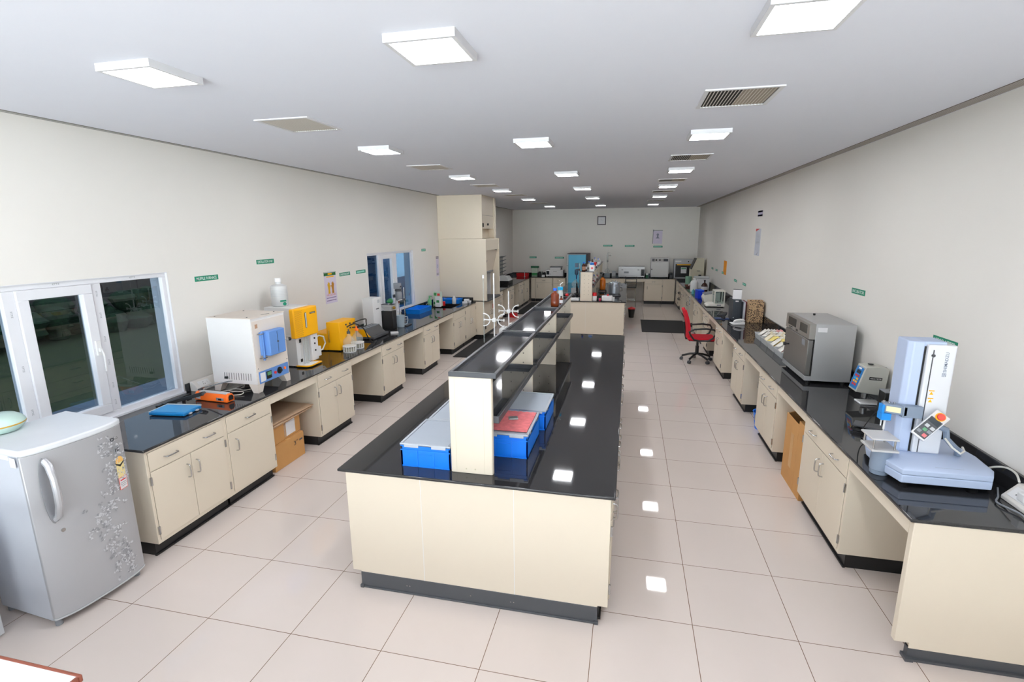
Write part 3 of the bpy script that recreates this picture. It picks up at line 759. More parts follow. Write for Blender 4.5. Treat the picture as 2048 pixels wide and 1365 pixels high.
m = MB(); m.prism([(0,-.003)]+[(x, y-.003) for x, y in pts]+[(FW,-.003)], .05, .06); m.build('trim', M_lgrey, t)
m = MB()
for x in (.03, FW-.05): m.cyl((x,.0,0), (x,.0,.055), .02, n=12); m.cyl((x,FD-.05,0), (x,FD-.05,.055), .02, n=12)
m.build('foot', M_grey, t)
hx_ = .095; yh = door_y(hx_)
m = MB(); m.tube([(hx_,yh+.005,1.085),(hx_,yh-.03,1.06),(hx_,yh-.055,.98),(hx_,yh-.06,.9),(hx_,yh-.055,.81),(hx_,yh-.03,.73),(hx_,yh+.005,.705)], .02, 10)
m.build('handle', mat('handle_silver', (206,208,212), .25, .5), dr)
m = MB(); m.prism([(hx_-.045+.09*(.5+.5*math.cos(2*PI*i/20))*.75, .895+.215*math.sin(2*PI*i/20)) for i in range(20)], yh-.001, yh-.0045, 'y'); m.build('handle_recess', mat('recess_grey', (158,160,165), .4, .4), dr)
MB().cyl((.115,door_y(.115)+.002,.62), (.115,door_y(.115)-.004,.62), .012).build('lock', M_chrome, dr)
lx = .500
def dp(x, z): return (x, door_y(x)-.0035, z)
nx = Vector((1, (door_y(lx+.01)-door_y(lx-.01))/.02, 0))
MB().cyl(dp(lx-.022,1.065), tuple(Vector(dp(lx-.022,1.065))+Vector((0,-.002,0))), .013, n=20).build('emblem', M_dgrey, dr)
letters('L', .005, .012, Vector(dp(lx-.024,1.066))+Vector((0,-.0025,0)), nx, (0,0,1), M_signw, dr, off=.0)
letters('LG', .026, .016, Vector(dp(lx+.008,1.065)), nx, (0,0,1), M_dgrey, dr, off=.001)
o_ = Vector(dp(lx,.985)); panel(o_, nx, (0,0,1), .05, .055, .001).build('sticker', mat('sticker_grey', (160,163,168), .4), dr)
letters('10', .034, .026, o_, nx, (0,0,1), M_black, dr, off=.0025, bold=.01)
o_ = Vector(dp(lx+.003,.872))
m = MB(); P = []
N_ = nx.normalized().cross(Vector((0,0,1)))
ring = [(-.032,-.085),(.032,-.085),(.032,.03)]+[(.032*math.cos(PI*i/12), .03+.032*math.sin(PI*i/12)) for i in range(1,12)]+[(-.032,.03)]
m.add([o_+nx.normalized()*a+Vector((0,0,b))+N_*.001 for a, b in ring], [tuple(range(len(ring)))]); m.build('energy_label', mat('label_cream', (238,222,160), .6), dr, smooth=False)
ring = [(-.032*math.cos(PI*i/12), .02+.042*math.sin(PI*i/12)) for i in range(13)]
m = MB(); m.add([o_+nx.normalized()*a+Vector((0,0,b))+N_*.0016 for a, b in ring], [tuple(range(len(ring)))]); m.build('energy_label_top', mat('label_orange', (240,190,110), .6), dr, smooth=False)
ring = [(-.034,.022),(0,.004),(.034,.022),(.034,.012),(0,-.012),(-.034,.012)]
m = MB(); m.add([o_+nx.normalized()*a+Vector((0,0,b))+N_*.0022 for a, b in ring], [(0,1,4,5),(1,2,3,4)]); m.build('energy_mark', M_black, dr, smooth=False)
o_ = Vector(dp(lx+.006,.742)); panel(o_, nx, (0,0,1), .066, .085, .001).build('price_label', mat('label_red', (232,120,110), .6), dr)
panel(o_, nx, (0,0,1), .058, .077, .0016).build('price_label_face', M_paper, dr)
for k, (w_, z_) in enumerate(((.045,.022),(.05,.004),(.05,-.008),(.04,-.02))): panel(o_+Vector((0,0,z_)), nx, (0,0,1), w_, .008 if k == 0 else .003, .0021).build('print_line', M_red if k == 0 else M_grey, dr)
panel((-.0052,.03,FH-.075), (0,-1,0), (0,0,1), .05, .06, .001).build('hinge_sticker', M_white, t)
panel((.0045,.18,FH-.055), (0,-1,0), (0,0,1), .2, .03, .001).build('hinge_sticker', M_white, t)

t = thing('casserole_dish', 'pale mint oval dish with gold rim standing on the silver fridge', 'dish', (-.735, -.66, FH), .3)
MB().lathe((0,0,0), [(.06,.0),(.10,.006),(.125,.03),(.135,.048),(.132,.05),(.12,.03),(.09,.012),(.02,.01)], 32).build('bowl', M_mint, t)
MB().lathe((0,0,0), [(.134,.047),(.137,.052),(.134,.057)], 32).build('gold_rim', M_gold, t)
m = MB(); m.lathe((0,0,0), [(.134,.057),(.13,.07),(.115,.09),(.09,.106),(.05,.115),(.01,.117)], 32)
m.add([],[]); m.build('lid', M_mint, t); MB().lathe((0,0,.112), [(.02,0),(.022,.006),(.012,.01),(.004,.011)], 16).build('lid_knob', M_grey, t)

t = thing('low_cupboard', 'white aluminium-framed cupboard cut off at the left edge of the view', 'cupboard', (-1.08, -1.52, 0))
m = MB(); w_, d_, h_ = .575, .53, .72
m.box(0, w_-.02, 0, d_, .02, h_); m.build('body', M_whitep, t, bevel=.003)
m = MB(); m.box(w_-.02, w_, 0, .05, .02, h_).box(w_-.02, w_, d_-.05, d_, .02, h_).box(w_-.02, w_, .05, d_-.05, .02, .07).box(w_-.02, w_, .05, d_-.05, h_-.05, h_); m.build('door_frame', M_lgrey, t, bevel=.002)
B(w_-.016, w_-.008, .05, d_-.05, .07, h_-.05).build('door_glass', M_screen, t)
m = MB()
for x in (.03, w_-.07):
    for y in (.03, d_-.07): m.box(x, x+.04, y, y+.04, 0, .02)
m.build('foot', M_black, t)

# white table with a brown edge in the bottom left corner
t = thing('work_table', 'white-topped table with brown edge band at the bottom left corner', 'table', (0,0,0))
tz = .75; tx1, ty1 = 1.154, -1.665
B(-.35, tx1-.012, -2.42, ty1-.012, tz-.022, tz).build('tabletop', M_white, t, bevel=.002)
m = MB(); m.box(-.36, tx1, ty1-.014, ty1, tz-.028, tz+.002).box(tx1-.014, tx1, -2.43, ty1-.014, tz-.028, tz+.002).box(-.36, -.346, -2.43, ty1-.014, tz-.028, tz+.002).box(-.346, tx1-.014, -2.43, -2.416, tz-.028, tz+.002); m.build('edge_band', M_brown, t, bevel=.004)
for x in (-.3, tx1-.1):
    for y in (-2.36, ty1-.1): B(x, x+.05, y, y+.05, 0, tz-.022).build('leg', M_dgrey, t)

# ------------------------------------------------------------------ left bench items
t = thing('plastic_case', 'flat blue plastic case lying on the worktop by the near window', 'case', (-.705, .575, ZC), .12)
m = MB(); m.box(-.165, .165, -.115, .10, .004, .03); m.build('body', M_bluebox, t, bevel=.006)
m = MB(); m.box(-.16, .16, -.10, .095, .03, .034); m.build('lid', mat('case_lid_blue', (40,140,200), .3), t, bevel=.002)
m = MB(); m.box(-.165, .165, .085, .104, .028, .037).box(-.168, -.155, -.11, .1, .028, .035); m.build('edge', M_lgrey, t)
m = MB(); m.box(.13, .175, -.06, -.03, .004, .016).box(.13, .178, .02, .05, .004, .016); m.build('latch', M_lgrey, t)
m = MB()
for x in (-.13,.13):
    for y in (-.09,.08): m.cyl((x,y,0),(x,y,.005),.01,n=8)
m.build('foot', M_black, t)

t = thing('impulse_sealer', 'orange bag sealer with a black lever arm left of the furnace', 'sealer', (-.62, .915, ZC), -.06)
m = MB(); m.prism([(-.045,.004),(.045,.004),(.042,.05),(.025,.078),(-.02,.082),(-.038,.06)], -.19, .19, 'x'); m.build('body', M_orange, t, bevel=.006)
m = MB(); m.prism([(-.024,.02),(.026,.02),(.03,.05),(.016,.066),(-.012,.068),(-.025,.05)], .19, .194, 'x'); m.build('end_vent', M_black, t)
m = MB(); m.box(-.15, .17, -.026, .02, .076, .086); m.build('sealing_bar', M_alu, t, bevel=.002)
m = MB(); m.box(.07, .15, -.0485, -.043, .02, .045); m.build('switch_panel', M_grey, t)
m = MB(); m.box(.095, .13, -.052, -.046, .025, .04); m.build('switch', M_black, t)
m = MB(); m.box(-.17, -.12, -.0485, -.044, .02, .05); m.build('rating_plate', M_white, t)
m = MB(); m.tube([(-.19,.03,.08),(-.18,.03,.095),(.0,.03,.145),(.16,.03,.19),(.2,.03,.195)], .006); m.build('lever', M_chrome, t)
m = MB(); m.cyl((-.185,.005,.084),(-.185,.045,.084),.012,n=12); m.build('pivot', M_dgrey, t)
t2 = thing('press_bar', 'black press bar lying slanted across the worktop by the orange sealer', 'bar', (-.80, .80, ZC))
m = MB(); d_ = Vector((.285,.135,0)).normalized(); nrm = Vector((d_.y,-d_.x,0))
p0 = Vector((-.135,-.10,.012)); p1 = Vector((.15,.03,.085))
P = []
for p, hgt in ((p0,.02),(p1,.026)):
    for s in (-1,1): P.append(p+nrm*(s*.012)-Vector((0,0,.008 if p is p0 else .01))); P.append(p+nrm*(s*.009)+Vector((0,0,hgt)))
m.add(P, [(0,1,3,2),(4,6,7,5),(0,4,5,1),(2,3,7,6),(1,5,7,3),(0,2,6,4)]); m.build('bar', M_black, t2, bevel=.003)
m = MB(); m.cyl(p1+nrm*.02+Vector((0,0,.01)), p1-nrm*.02+Vector((0,0,.01)), .012, n=12); m.build('grip', M_dgrey, t2)
m = MB(); m.box(-.17,-.135,-.125,-.085,0,.022); m.build('hinge_block', M_black, t2)
m = MB(); m.box(-.02,.0,-.05,-.03,0,.036); m.build('prop', M_black, t2)
t2 = thing('guide_rail', 'black flat rail lying along the window sill beside the orange sealer', 'rail', (-.985, .83, ZC))
m = MB(); m.prism([(-.005,-.20),(.03,-.20),(.012,.17),(-.02,.17)], 0.0, .016); m.build('rail', M_black, t2, bevel=.002)

def socket_box(y0, y1, x_in, side, label, n, loc_z=ZC):
    "sloping white socket trunking standing on the worktop against the wall"
    t = thing('socket_trunking', label, 'socket box', (x_in, y0, loc_z)); L_ = y1-y0; s = side
    m = MB(); m.prism([(0,0),(s*.10,0),(s*.10,.02),(s*.028,.10),(0,.10)], 0, L_, 'y'); m.build('housing', mat('socket_cream', (230,226,220), .4), t, bevel=.004)
    R = Vector((0, 1 if s > 0 else -1, 0)); U = Vector((-s*.072, 0, .08)).normalized()
    for k in range(n):
        yy = L_*(k+.5)/n; o = Vector((s*.064, yy, .06))
        pl = panel(o, R, U, min(.13, L_/n*.8), .07, .006).build('socket_plate', M_white, t, bevel=.002)
        N = R.cross(U)
        h = MB()
        for a, b in ((-.02,-.01),(.0,-.01),(-.01,.012)): q = o+R*a+U*b+N*.006; h.cyl(q, q+N*.001, .004, n=8)
        h.build('pin_hole', M_black, pl)
        q = o+R*.04+N*.006; sw = MB(); sw.add([q+R*a+U*b+N*c for c in (0,.005) for a, b in ((-.008,-.014),(.008,-.014),(.008,.014),(-.008,.014))], [(0,3,2,1),(4,5,6,7),(0,1,5,4),(1,2,6,5),(2,3,7,6),(3,0,4,7)]); sw.build('switch', M_white, pl)
    return t
t = socket_box(1.10, 1.98, XL+.023, 1, 'white socket trunking on the wall behind the furnace', 4)
t = socket_box(-.018, .345, XR-.029, -1, 'white socket trunking with a plug behind the gel strength tester', 2)
m = MB(); m.box(-.10, -.06, .20, .255, .05, .10); m.build('plug', M_white, t, bevel=.006)

def cable(name, label, pts, r, m_, loc=(0,0,0)):
    # smooth through pts
    P = [Vector(p) for p in pts]; out = []
    for i in range(len(P)-1):
        a = P[max(i-1,0)]; b = P[i]; c = P[i+1]; d = P[min(i+2,len(P)-1)]
        for k in range(6):
            u = k/6; out.append(.5*((2*b)+(c-a)*u+(2*a-5*b+4*c-d)*u*u+(3*b-a-3*c+d)*u*u*u))
    out.append(P[-1]); o = MB().tube(out, r, 6).build(name, m_)
    return tag(o, label, 'cable')
z = ZC+.008
cable('power_cable', 'white cable looping on the worktop in front of the furnace feet', [(-.72,1.40,z),(-.70,1.22,z),(-.75,1.10,z),(-.62,1.05,z),(-.49,1.09,z),(-.50,1.14,z+.012),(-.60,1.13,z+.012),(-.69,1.16,z+.012),(-.66,1.24,z+.003),(-.55,1.22,z),(-.50,1.32,z)], .0045, M_cable)
cable('power_cable', 'grey cable running from the orange sealer to the wall sockets', [(-.70,.99,z),(-.76,1.03,z+.002),(-.88,1.05,z+.003),(-.95,1.15,z+.012)], .004, M_grey)

# muffle furnace
t = thing('muffle_furnace', 'large cream muffle furnace with a blue door on the left bench', 'furnace', (-.357, 1.18, ZC))
FX = -.505; FYW = .487; z0 = .085; z1 = .738
m = MB(); m.box(FX, -.004, .0, FYW, z0, z1); m.build('casing', M_furnw, t, bevel=.004)
m = MB(); m.box(-.004, .0, .008, FYW-.008, z0+.006, z1-.03); fp = m.build('front_panel', M_furn, t, bevel=.001)
m = MB(); m.box(FX+.002, .002, -.002, FYW+.002, z1-.004, z1+.003); m.build('top_cover', M_furn, t)
m = MB()
for x in (-.08, FX+.06):
    for y in (.05, FYW-.05): m.cyl((x,y,z1+.002),(x,y,z1+.007),.007,n=10)
m.build('screw', M_dgrey, t)
for (x, y) in ((-.05,.0),(-.05,FYW),(FX+.05,0),(FX+.05,FYW)):
    sx = 1 if x > -.2 else -1; sy = -1 if y == 0 else 1; xe_ = 0 if sx > 0 else FX
    m = MB(); X = sorted((xe_, xe_-sx*.10)); Y = sorted((y, y-sy*.10)); X2 = sorted((xe_, xe_-sx*.06)); Y2 = sorted((y, y-sy*.06))
    m.frustum((X2[0],X2[1],Y2[0],Y2[1],0), (X[0],X[1],Y[0],Y[1],z0)); m.build('foot', M_furn, t)
m = MB()
for k in range(12):
    x = -.37+k*.0275; m.prism([(x-.004,.125),(x+.0,.125),(x+.004,.195),(x+.0,.195)], -.0012, .0, 'y')
m.build('vent_slot', M_black, t)
m = MB(); m.box(-.36,-.33,-.018,-.001,.135,.155); m.build('cable_gland', M_black, t)
m = MB(); m.frustum((-.0,.0001,.0,.0001,0),(.0,.0001,.0,.0001,.0001))
d = MB(); d.box(.012,.09,.12,.352,.352,.598); dr = d.build('door', M_fblue, t, bevel=.008)
d = MB(); d.box(.0,.03,.085,.16,.36,.59); d.build('door_collar', M_fblue, t, bevel=.004)
d = MB(); d.box(.0,.03,.345,.40,.36,.59); d.build('door_collar', M_fblue, t, bevel=.004)
d = MB(); d.cyl((.025,.105,.31),(.025,.105,.60),.012,n=12); d.build('hinge_rod', M_fblue, t)
for zz in (.335,.575):
    d = MB(); d.tube([(-.002,.07,zz),(.03,.07,zz),(.04,.105,zz),(.03,.135,zz)], .006); d.build('hinge_pin', M_chrome, t)
d = MB(); d.cyl((.05,.35,.47),(.055,.45,.455),.005,n=8); hd_ = d.build('door_lever', M_steel, t); d = MB(); d.ball((.055,.465,.454),.018,10); d.build('lever_knob', M_black, hd_)
d = MB(); d.box(.0905,.093,.235,.237,.37,.58).cyl((.09,.236,.48),(.098,.236,.48),.009,n=10); d.build('door_badge', M_dgrey, dr)
m = MB(); m.box(.0,.004,.03,.465,.085,.205); cp = m.build('control_panel', M_fblue, t)
m = MB(); m.box(.004,.006,.045,.115,.10,.19); m.build('data_label', M_paper, cp)
m = MB(); m.box(.004,.010,.13,.20,.11,.185); sc_ = m.build('controller', M_black, cp); m = MB(); m.box(.0101,.0112,.137,.193,.143,.178); m.build('display', M_lcd, sc_)
m = MB(); m.cyl((.004,.255,.145),(.014,.255,.145),.014,n=14); m.build('push_button', M_red, cp)
m = MB(); m.cyl((.004,.325,.15),(.008,.325,.15),.036,n=20).cyl((.008,.325,.15),(.03,.325,.15),.018,.015,n=16); m.build('dial_knob', M_black, cp)
m = MB(); m.cyl((.004,.405,.155),(.012,.405,.155),.014,n=14); m.build('indicator_lamp', M_orange, cp)
panel((.0005,.065,.655), (0,1,0), (0,0,1), .035, .04, .001).build('rating_plate', mat('brass_plate', (190,150,120), .5), fp)
panel((-.06,.28,z1+.0032), (.35,1,0), (-1,.35,0), .085, .016, .001).build('name_label', M_black, t)
for zz, yy in ((.24,.03),(.24,.46)):
    m = MB(); m.cyl((.0,yy,zz),(.003,yy,zz),.005,n=8); m.build('screw', M_dgrey, fp)

# distillation unit
t = thing('distillation_unit', 'white distillation unit with a yellow perforated hood right of the furnace', 'distillation unit', (-.52, 2.14, ZC))
m = MB(); m.box(-.46,-.09,.0,.30,.02,.70); m.box(-.46,-.30,.0,.30,.0,.02); m.build('casing', M_white, t, bevel=.006)
m = MB(); m.prism([(-.31,-.004),(-.075,-.004),(-.05,.03),(-.05,.05),(-.085,.06),(-.31,.06)], .012, .38); m.build('side_column', M_white, t, bevel=.003)
m = MB(); m.box(-.085,-.02,.205,.335,.03,.42); m.build('front_column', M_white, t, bevel=.004)
m = MB(); m.prism([(-.09,-.065),(-.03,-.065),(.0,.08),(.0,.34),(-.09,.34)], .352, .69); hood = m.build('hood', M_yellow, t, bevel=.012, seg=3)
m = MB(); a = Vector((-.03,-.065,0)); b = Vector((.0,.08,0)); nn = Vector((b-a).cross(Vector((0,0,1)))).normalized()
for i in range(8):
    for j in range(26):
        c = a.lerp(b, .12+.76*(i+(.5 if j % 2 else 0))/8.5)+Vector((0,0,.375+j*.0115)); m.cyl(c-nn*.001, c+nn*.0008, .0028, n=6)
m.build('perforation', M_dgrey, hood)
ring = [(.11+.018*math.cos(2*PI*i/24), .545+(.075 if math.sin(2*PI*i/24) > 0 else -.075)+.018*math.sin(2*PI*i/24)) for i in range(24)]
m = MB(); m.prism([(y, z_) for y, z_ in ring], .0, .0015, 'x'); m.build('sight_window', M_dgrey, hood)
m = MB(); m.cyl((.002,.11,.46),(.002,.11,.63),.008,n=8); m.build('condenser_glass', M_lgrey, hood)
panel((.0,.245,.615), (0,1,0), (0,0,1), .105, .02, .0015).build('name_label', M_black, hood)
panel((.0,.245,.615), (0,1,0), (0,0,1), .085, .006, .002).build('label_line', M_lgrey, hood)
m = MB(); m.prism([(-.09,-.02),(.04,-.02),(.085,.03),(.075,.25),(-.02,.25),(-.09,.2)], .012, .026); m.build('base_plate', M_yellow, t, bevel=.003)
m = MB(); m.prism([(-.085,-.01),(.035,-.01),(.072,.035),(.062,.20),(-.085,.19)], .026, .029); m.build('drip_tray', M_white, t)
m = MB(); m.cyl((-.02,.10,.03),(-.02,.10,.35),.022,n=16); m.build('glass_tube', M_labg, t)
m = MB(); m.cyl((-.02,.05,.03),(-.02,.05,.35),.006,n=8).cyl((-.02,.15,.03),(-.02,.15,.35),.006,n=8); m.build('guide_rod', M_lgrey, t)
m = MB()
for y, z_ in ((.265,.30),(.265,.235),(.27,.15)): m.cyl((-.02,y,z_),(-.012,y,z_),.011,n=10)
m.box(-.052,-.044,.02,.05,.29,.33).box(-.052,-.044,.02,.05,.06,.095); m.build('knob', M_black, t)
m = MB(); m.box(-.16,-.155,-.0015,.0,.12,.215).box(-.175,-.14,-.0015,0,.118,.122).box(-.175,-.14,-.0015,0,.213,.217); m.build('level_mark', M_dgrey, t)
m = MB()
for x in (-.4,-.15):
    for y in (.04,.26): m.cyl((x,y,0),(x,y,.02),.018,n=12)
m.cyl((.03,.05,0),(.03,.05,.012),.015,n=12); m.build('foot', M_black, t)
m = MB(); m.box(-.2,-.04,.338,.42,.05,.17); m.build('pump_box', M_white, t, bevel=.004)
m = MB(); m.tube([(-.08,.34,.26),(-.06,.42,.30),(-.05,.50,.27),(-.05,.53,.18),(-.06,.48,.11),(-.08,.41,.10)], .009); m.build('hose', M_cable, t)

t = thing('storage_bottle', 'tall white plastic bottle standing on top of the distillation unit', 'bottle', (-.87, 2.29, ZC+.70))
MB().lathe((0,0,0), [(.085,0),(.092,.006),(.092,.215),(.088,.235),(.06,.25),(.034,.258),(.032,.29)], 28).build('body', M_milk, t)
MB().lathe((0,0,.285), [(.037,0),(.037,.038),(.033,.042)], 20).build('cap', M_white, t)
for k in range(5): m = MB(); m.lathe((0,0,.12+k*.018), [(.0923,0),(.0928,.002),(.0923,.004)], 28); m.build('graduation', M_lgrey, t)
v_ = Vector((.85,-.5,0)).normalized(); R_ = Vector((-v_.y, v_.x, 0))
panel(v_*.0925+Vector((0,0,.065)), R_, (0,0,1), .07, .018, .003).build('green_label', M_green, t)
m = MB(); c = v_*.093+Vector((.0,0,.03))+R_*.015; m.cyl(c-v_*.004, c+v_*.002, .02, n=18); m.build('green_emblem', M_green, t)

t = thing('scrubber_unit', 'yellow scrubber box with two steps standing behind glass bottles', 'scrubber', (-.551, 2.975, ZC))
m = MB(); m.box(-.19,0,.0,.41,.012,.385); m.build('casing', M_yellow, t, bevel=.004)
m = MB(); m.box(-.42,-.19,-.01,.36,.012,.235); m.build('rear_casing', M_yellow, t, bevel=.004)
m = MB()
for x in (-.39,-.03):
    for y in (.03,.37): m.cyl((x,y,0),(x,y,.013),.014,n=10)
m.build('foot', M_black, t)
m = MB(); m.tube([(-.15,-.012,.28),(-.15,-.02,.2),(-.15,-.012,.12)], .01); m.build('side_valve', M_gold, t)
m = MB()
for y, z_ in ((.16,.335),(.26,.335),(.19,.30),(.26,.275)): m.cyl((-.002,y,z_),(.012,y,z_),.012,n=10)
m.build('hose_port', M_dgrey, t)
def hose(name, label, pts): return cable(name, label, pts, .0085, M_rubber)
hx0 = -.535
hose('rubber_hose', 'black hose coiled from the yellow scrubber to the tower', [(hx0+.012,3.28,ZC+.335),(-.50,3.42,ZC+.35),(-.5,3.58,ZC+.34),(-.54,3.66,ZC+.29),(-.50,3.58,ZC+.245),(-.52,3.45,ZC+.25),(hx0+.012,3.26,ZC+.275)])
hose('rubber_hose', 'black hose drooping from the yellow scrubber onto the worktop edge', [(hx0+.012,3.14,ZC+.31),(-.47,3.24,ZC+.33),(-.40,3.33,ZC+.25),(-.37,3.38,ZC+.12),(-.35,3.45,ZC+.04),(-.36,3.56,ZC+.016),(-.40,3.66,ZC+.014)])
def wash_bottle(x, y, label, capm):
    t = thing('glass_wash_bottle', label, 'bottle', (x, y, ZC), 0, 'wash bottles in white baskets')
    MB().lathe((0,0,.012), [(.07,0),(.076,.006),(.078,.13),(.07,.155),(.03,.20),(.02,.215),(.02,.235),(.024,.237)], 24).build('body', M_labg, t)
    MB().lathe((0,0,.013), [(.068,.001),(.073,.006),(.0745,.04),(.001,.0405)], 24).build('liquid', semi('pale_liquid', (210,204,180), .5), t)
    MB().lathe((0,0,.245), [(.023,0),(.023,.03),(.01,.033),(.008,.06)], 14).build('stopper', capm, t)
    b = MB(); b.lathe((0,0,0), [(.078,0),(.084,.002),(.084,.012),(.078,.012)], 28)
    b.lathe((0,0,.075), [(.082,0),(.088,.0),(.088,.012),(.082,.012)], 28)
    for k in range(16): a = 2*PI*k/16; b.box(.083*math.cos(a)-.003, .083*math.cos(a)+.003, .083*math.sin(a)-.003, .083*math.sin(a)+.003, .01, .078)
    b.build('basket', M_white, t)
wash_bottle(-.425, 2.985, 'glass wash bottle in a white basket, in front of the yellow box, nearer one', M_dgrey)
wash_bottle(-.435, 3.205, 'glass wash bottle in a white basket, in front of the yellow box, farther one', M_orange)

t = thing('digester_block', 'low digester block with yellow end and black front, near the white tower', 'digester', (-.72, 3.73, ZC))
m = MB(); m.prism([(-.02,.045),(.20,.045),(.17,.07),(.10,.155),(-.02,.155)], .0, .47, 'y'); m.build('casing', M_black, t, bevel=.004)
m = MB(); m.prism([(-.02,.045),(.205,.045),(.17,.072),(.10,.155),(-.02,.155)], -.012, .0, 'y'); m.build('end_cheek', M_yellow, t)
m = MB(); m.box(-.03,.105,.0,.46,.155,.162)
m.build('top_plate', M_grey, t)
h = MB()
for i in range(2):
    for j in range(6): h.cyl((.01+i*.06,.05+j*.072,.162),(.01+i*.06,.05+j*.072,.165),.02,n=14)
h.build('tube_hole', M_dgrey, t)
m = MB(); m.box(-.03,.25,-.01,.47,.012,.045); m.build('base_tray', M_dgrey, t, bevel=.003)
m = MB()
for x in (0,.22):
    for y in (.02,.44): m.cyl((x,y,0),(x,y,.013),.014,n=10)
m.build('foot', M_black, t)
t = thing('clip_tray', 'small white plastic tray lying by the worktop edge past the digester', 'tray', (-.41, 4.28, ZC), .5)
m = MB(); m.box(-.06,.06,-.04,.04,0,.006).box(-.06,.06,-.04,-.036,.006,.022).box(-.06,.06,.036,.04,.006,.022).box(-.06,-.056,-.036,.036,.006,.022).box(.056,.06,-.036,.036,.006,.022); m.build('tray', M_white, t)

t = thing('digestion_tower', 'tall narrow white instrument tower beside the black stand by the far window', 'instrument', (-.75, 4.30, ZC))
m = MB(); m.box(-.18,0,-.02,.245,.0,.535); m.build('casing', M_white, t, bevel=.004)
panel((.0,.12,.36), (0,1,0), (0,.0,1), .09, .018, .0015).build('name_label', M_dgrey, t)
m = MB(); m.box(.0005,.0015,.13,.20,.45,.50); m.build('door_edge', M_lgrey, t)
t = thing('stirrer_machine', 'black boxy instrument with cluttered steel head beside the white tower', 'instrument', (-.67, 4.75, ZC))
m = MB(); m.box(-.10,.10,-.18,-.04,0,.30); m.build('body', M_black, t, bevel=.006)
m = MB(); m.box(-.06,.08,-.17,-.05,.30,.36).box(-.09,.09,-.18,-.04,.36,.40); m.build('head', M_steel, t, bevel=.004)
m = MB(); m.cyl((.09,-.12,.35),(.12,-.12,.35),.022,n=12); m.build('brass_knob', M_gold, t)
m = MB(); m.cyl((.02,-.20,.46),(.02,-.09,.45),.006,.045,n=14).cyl((.02,-.09,.45),(.02,-.06,.45),.045,.045,n=14); m.build('green_cone', mat('funnel_green', (30,110,60), .4), t)
B(.02,.035,-.17,-.06,.402,.425).build('bracket', M_steel, t)
m = MB(); m.box(-.1,.1,-.18,-.04,.40,.405); m.build('top_plate', M_dgrey, t)
def retort(x, y, h, label, arm_z, dirv, base=M_black, rod=M_chrome, z0=ZC, group=None):
    t = thing('retort_stand', label, 'retort stand', (x, y, z0), 0, group)
    B(-.07,.07,-.11,.11,0,.018).build('base', base, t, bevel=.004)
    MB().cyl((0,0,.016),(0,0,h),.0065,n=12).build('rod', rod, t)
    d = Vector(dirv).normalized()
    MB().cyl(Vector((0,0,arm_z))-d*.04, Vector((0,0,arm_z))+d*.16, .005, n=10).build('clamp_arm', rod, t)
    B(-.016,.016,-.016,.016,arm_z-.018,arm_z+.018).build('boss_head', M_dgrey, t, bevel=.003)
    return t
retort(-.545, 4.98, .64, 'retort stand with a thin steel rod behind the white tower', .44, (-.3,-1,0), M_dgrey)
t = thing('overhead_stirrer', 'grey overhead stirrer motor on a white stand by the far window', 'stirrer', (-.74, 5.14, ZC))
B(-.10,.10,-.10,.12,0,.02).build('base', M_dgrey, t, bevel=.004)
MB().cyl((-.06,.05,.02),(-.06,.05,.70),.012,n=12).build('post', M_white, t)
m = MB(); m.lathe((.02,0,.40), [(.035,0),(.05,.012),(.055,.05),(.055,.14),(.045,.16)], 20); m.build('motor', M_grey, t)
m = MB(); m.lathe((.02,0,.56), [(.058,0),(.058,.03),(.05,.035)], 20); m.build('motor_band', M_dgrey, t)
m = MB(); m.box(-.05,.06,-.04,.05,.60,.70); m.build('gear_head', M_grey, t, bevel=.008)
m = MB(); m.box(-.075,-.045,-.03,.06,.45,.50).cyl((.06,.0,.64),(.085,0,.64),.014,n=10); m.build('bracket', M_dgrey, t)
m = MB(); m.cyl((.02,0,.40),(.02,0,.35),.018,.012,n=12); m.build('chuck', mat('chuck_brown', (110,60,50), .4), t)
m = MB(); m.cyl((.02,0,.35),(.02,0,.08),.005,n=8); m.box(-.02,.06,-.002,.002,.05,.085); m.build('shaft', M_chrome, t)
t = thing('measuring_jug', 'translucent plastic measuring jug with a handle by the blue tray', 'jug', (-.545, 4.80, ZC))
MB().lathe((0,0,0), [(.055,0),(.06,.004),(.072,.195),(.075,.2),(.069,.197),(.057,.01),(.002,.008)], 24).build('body', M_jug, t)
m = MB(); m.tube([(.06,.03,.175),(.10,.055,.17),(.105,.06,.11),(.09,.05,.05),(.052,.028,.045)], .009); m.build('handle', M_jug, t)
def tray(w, l, h, label, loc, rz, group, rim=.02, m_=None, cat='tray', name='plastic_tray'):
    t = thing(name, label, cat, loc, rz, group); m_ = m_ or M_traybl
    m = MB(); a, b = w/2, l/2; k = .012; th = .004
    # floor and four flared walls with thickness
    def ring(e, z): return [(-a+e,-b+e,z),(a-e,-b+e,z),(a-e,b-e,z),(-a+e,b-e,z)]
    R = [ring(k,0), ring(0,h), ring(-.006,h), ring(-.006,h+.004), ring(th,h+.004), ring(k+th,th)]
    vs_ = [p for r_ in R for p in r_]; fs_ = [(3,2,1,0)]
    for i in range(5):
        for j in range(4): q = (j+1) % 4; fs_.append((i*4+j, i*4+q, (i+1)*4+q, (i+1)*4+j))
    fs_.append((20,21,22,23)); m.add(vs_, fs_); m.build('body', m_, t)
    return t
GT = 'blue plastic trays on the left bench'
tray(.30, .62, .085, 'empty blue tray on the left worktop in front of the far window', (-.920, 6.44, ZC), 0, GT)
tray(.52, .30, .085, 'blue tray of glassware at the end of the worktop against the fume hood', (-.79, 7.88, ZC), 0, GT)
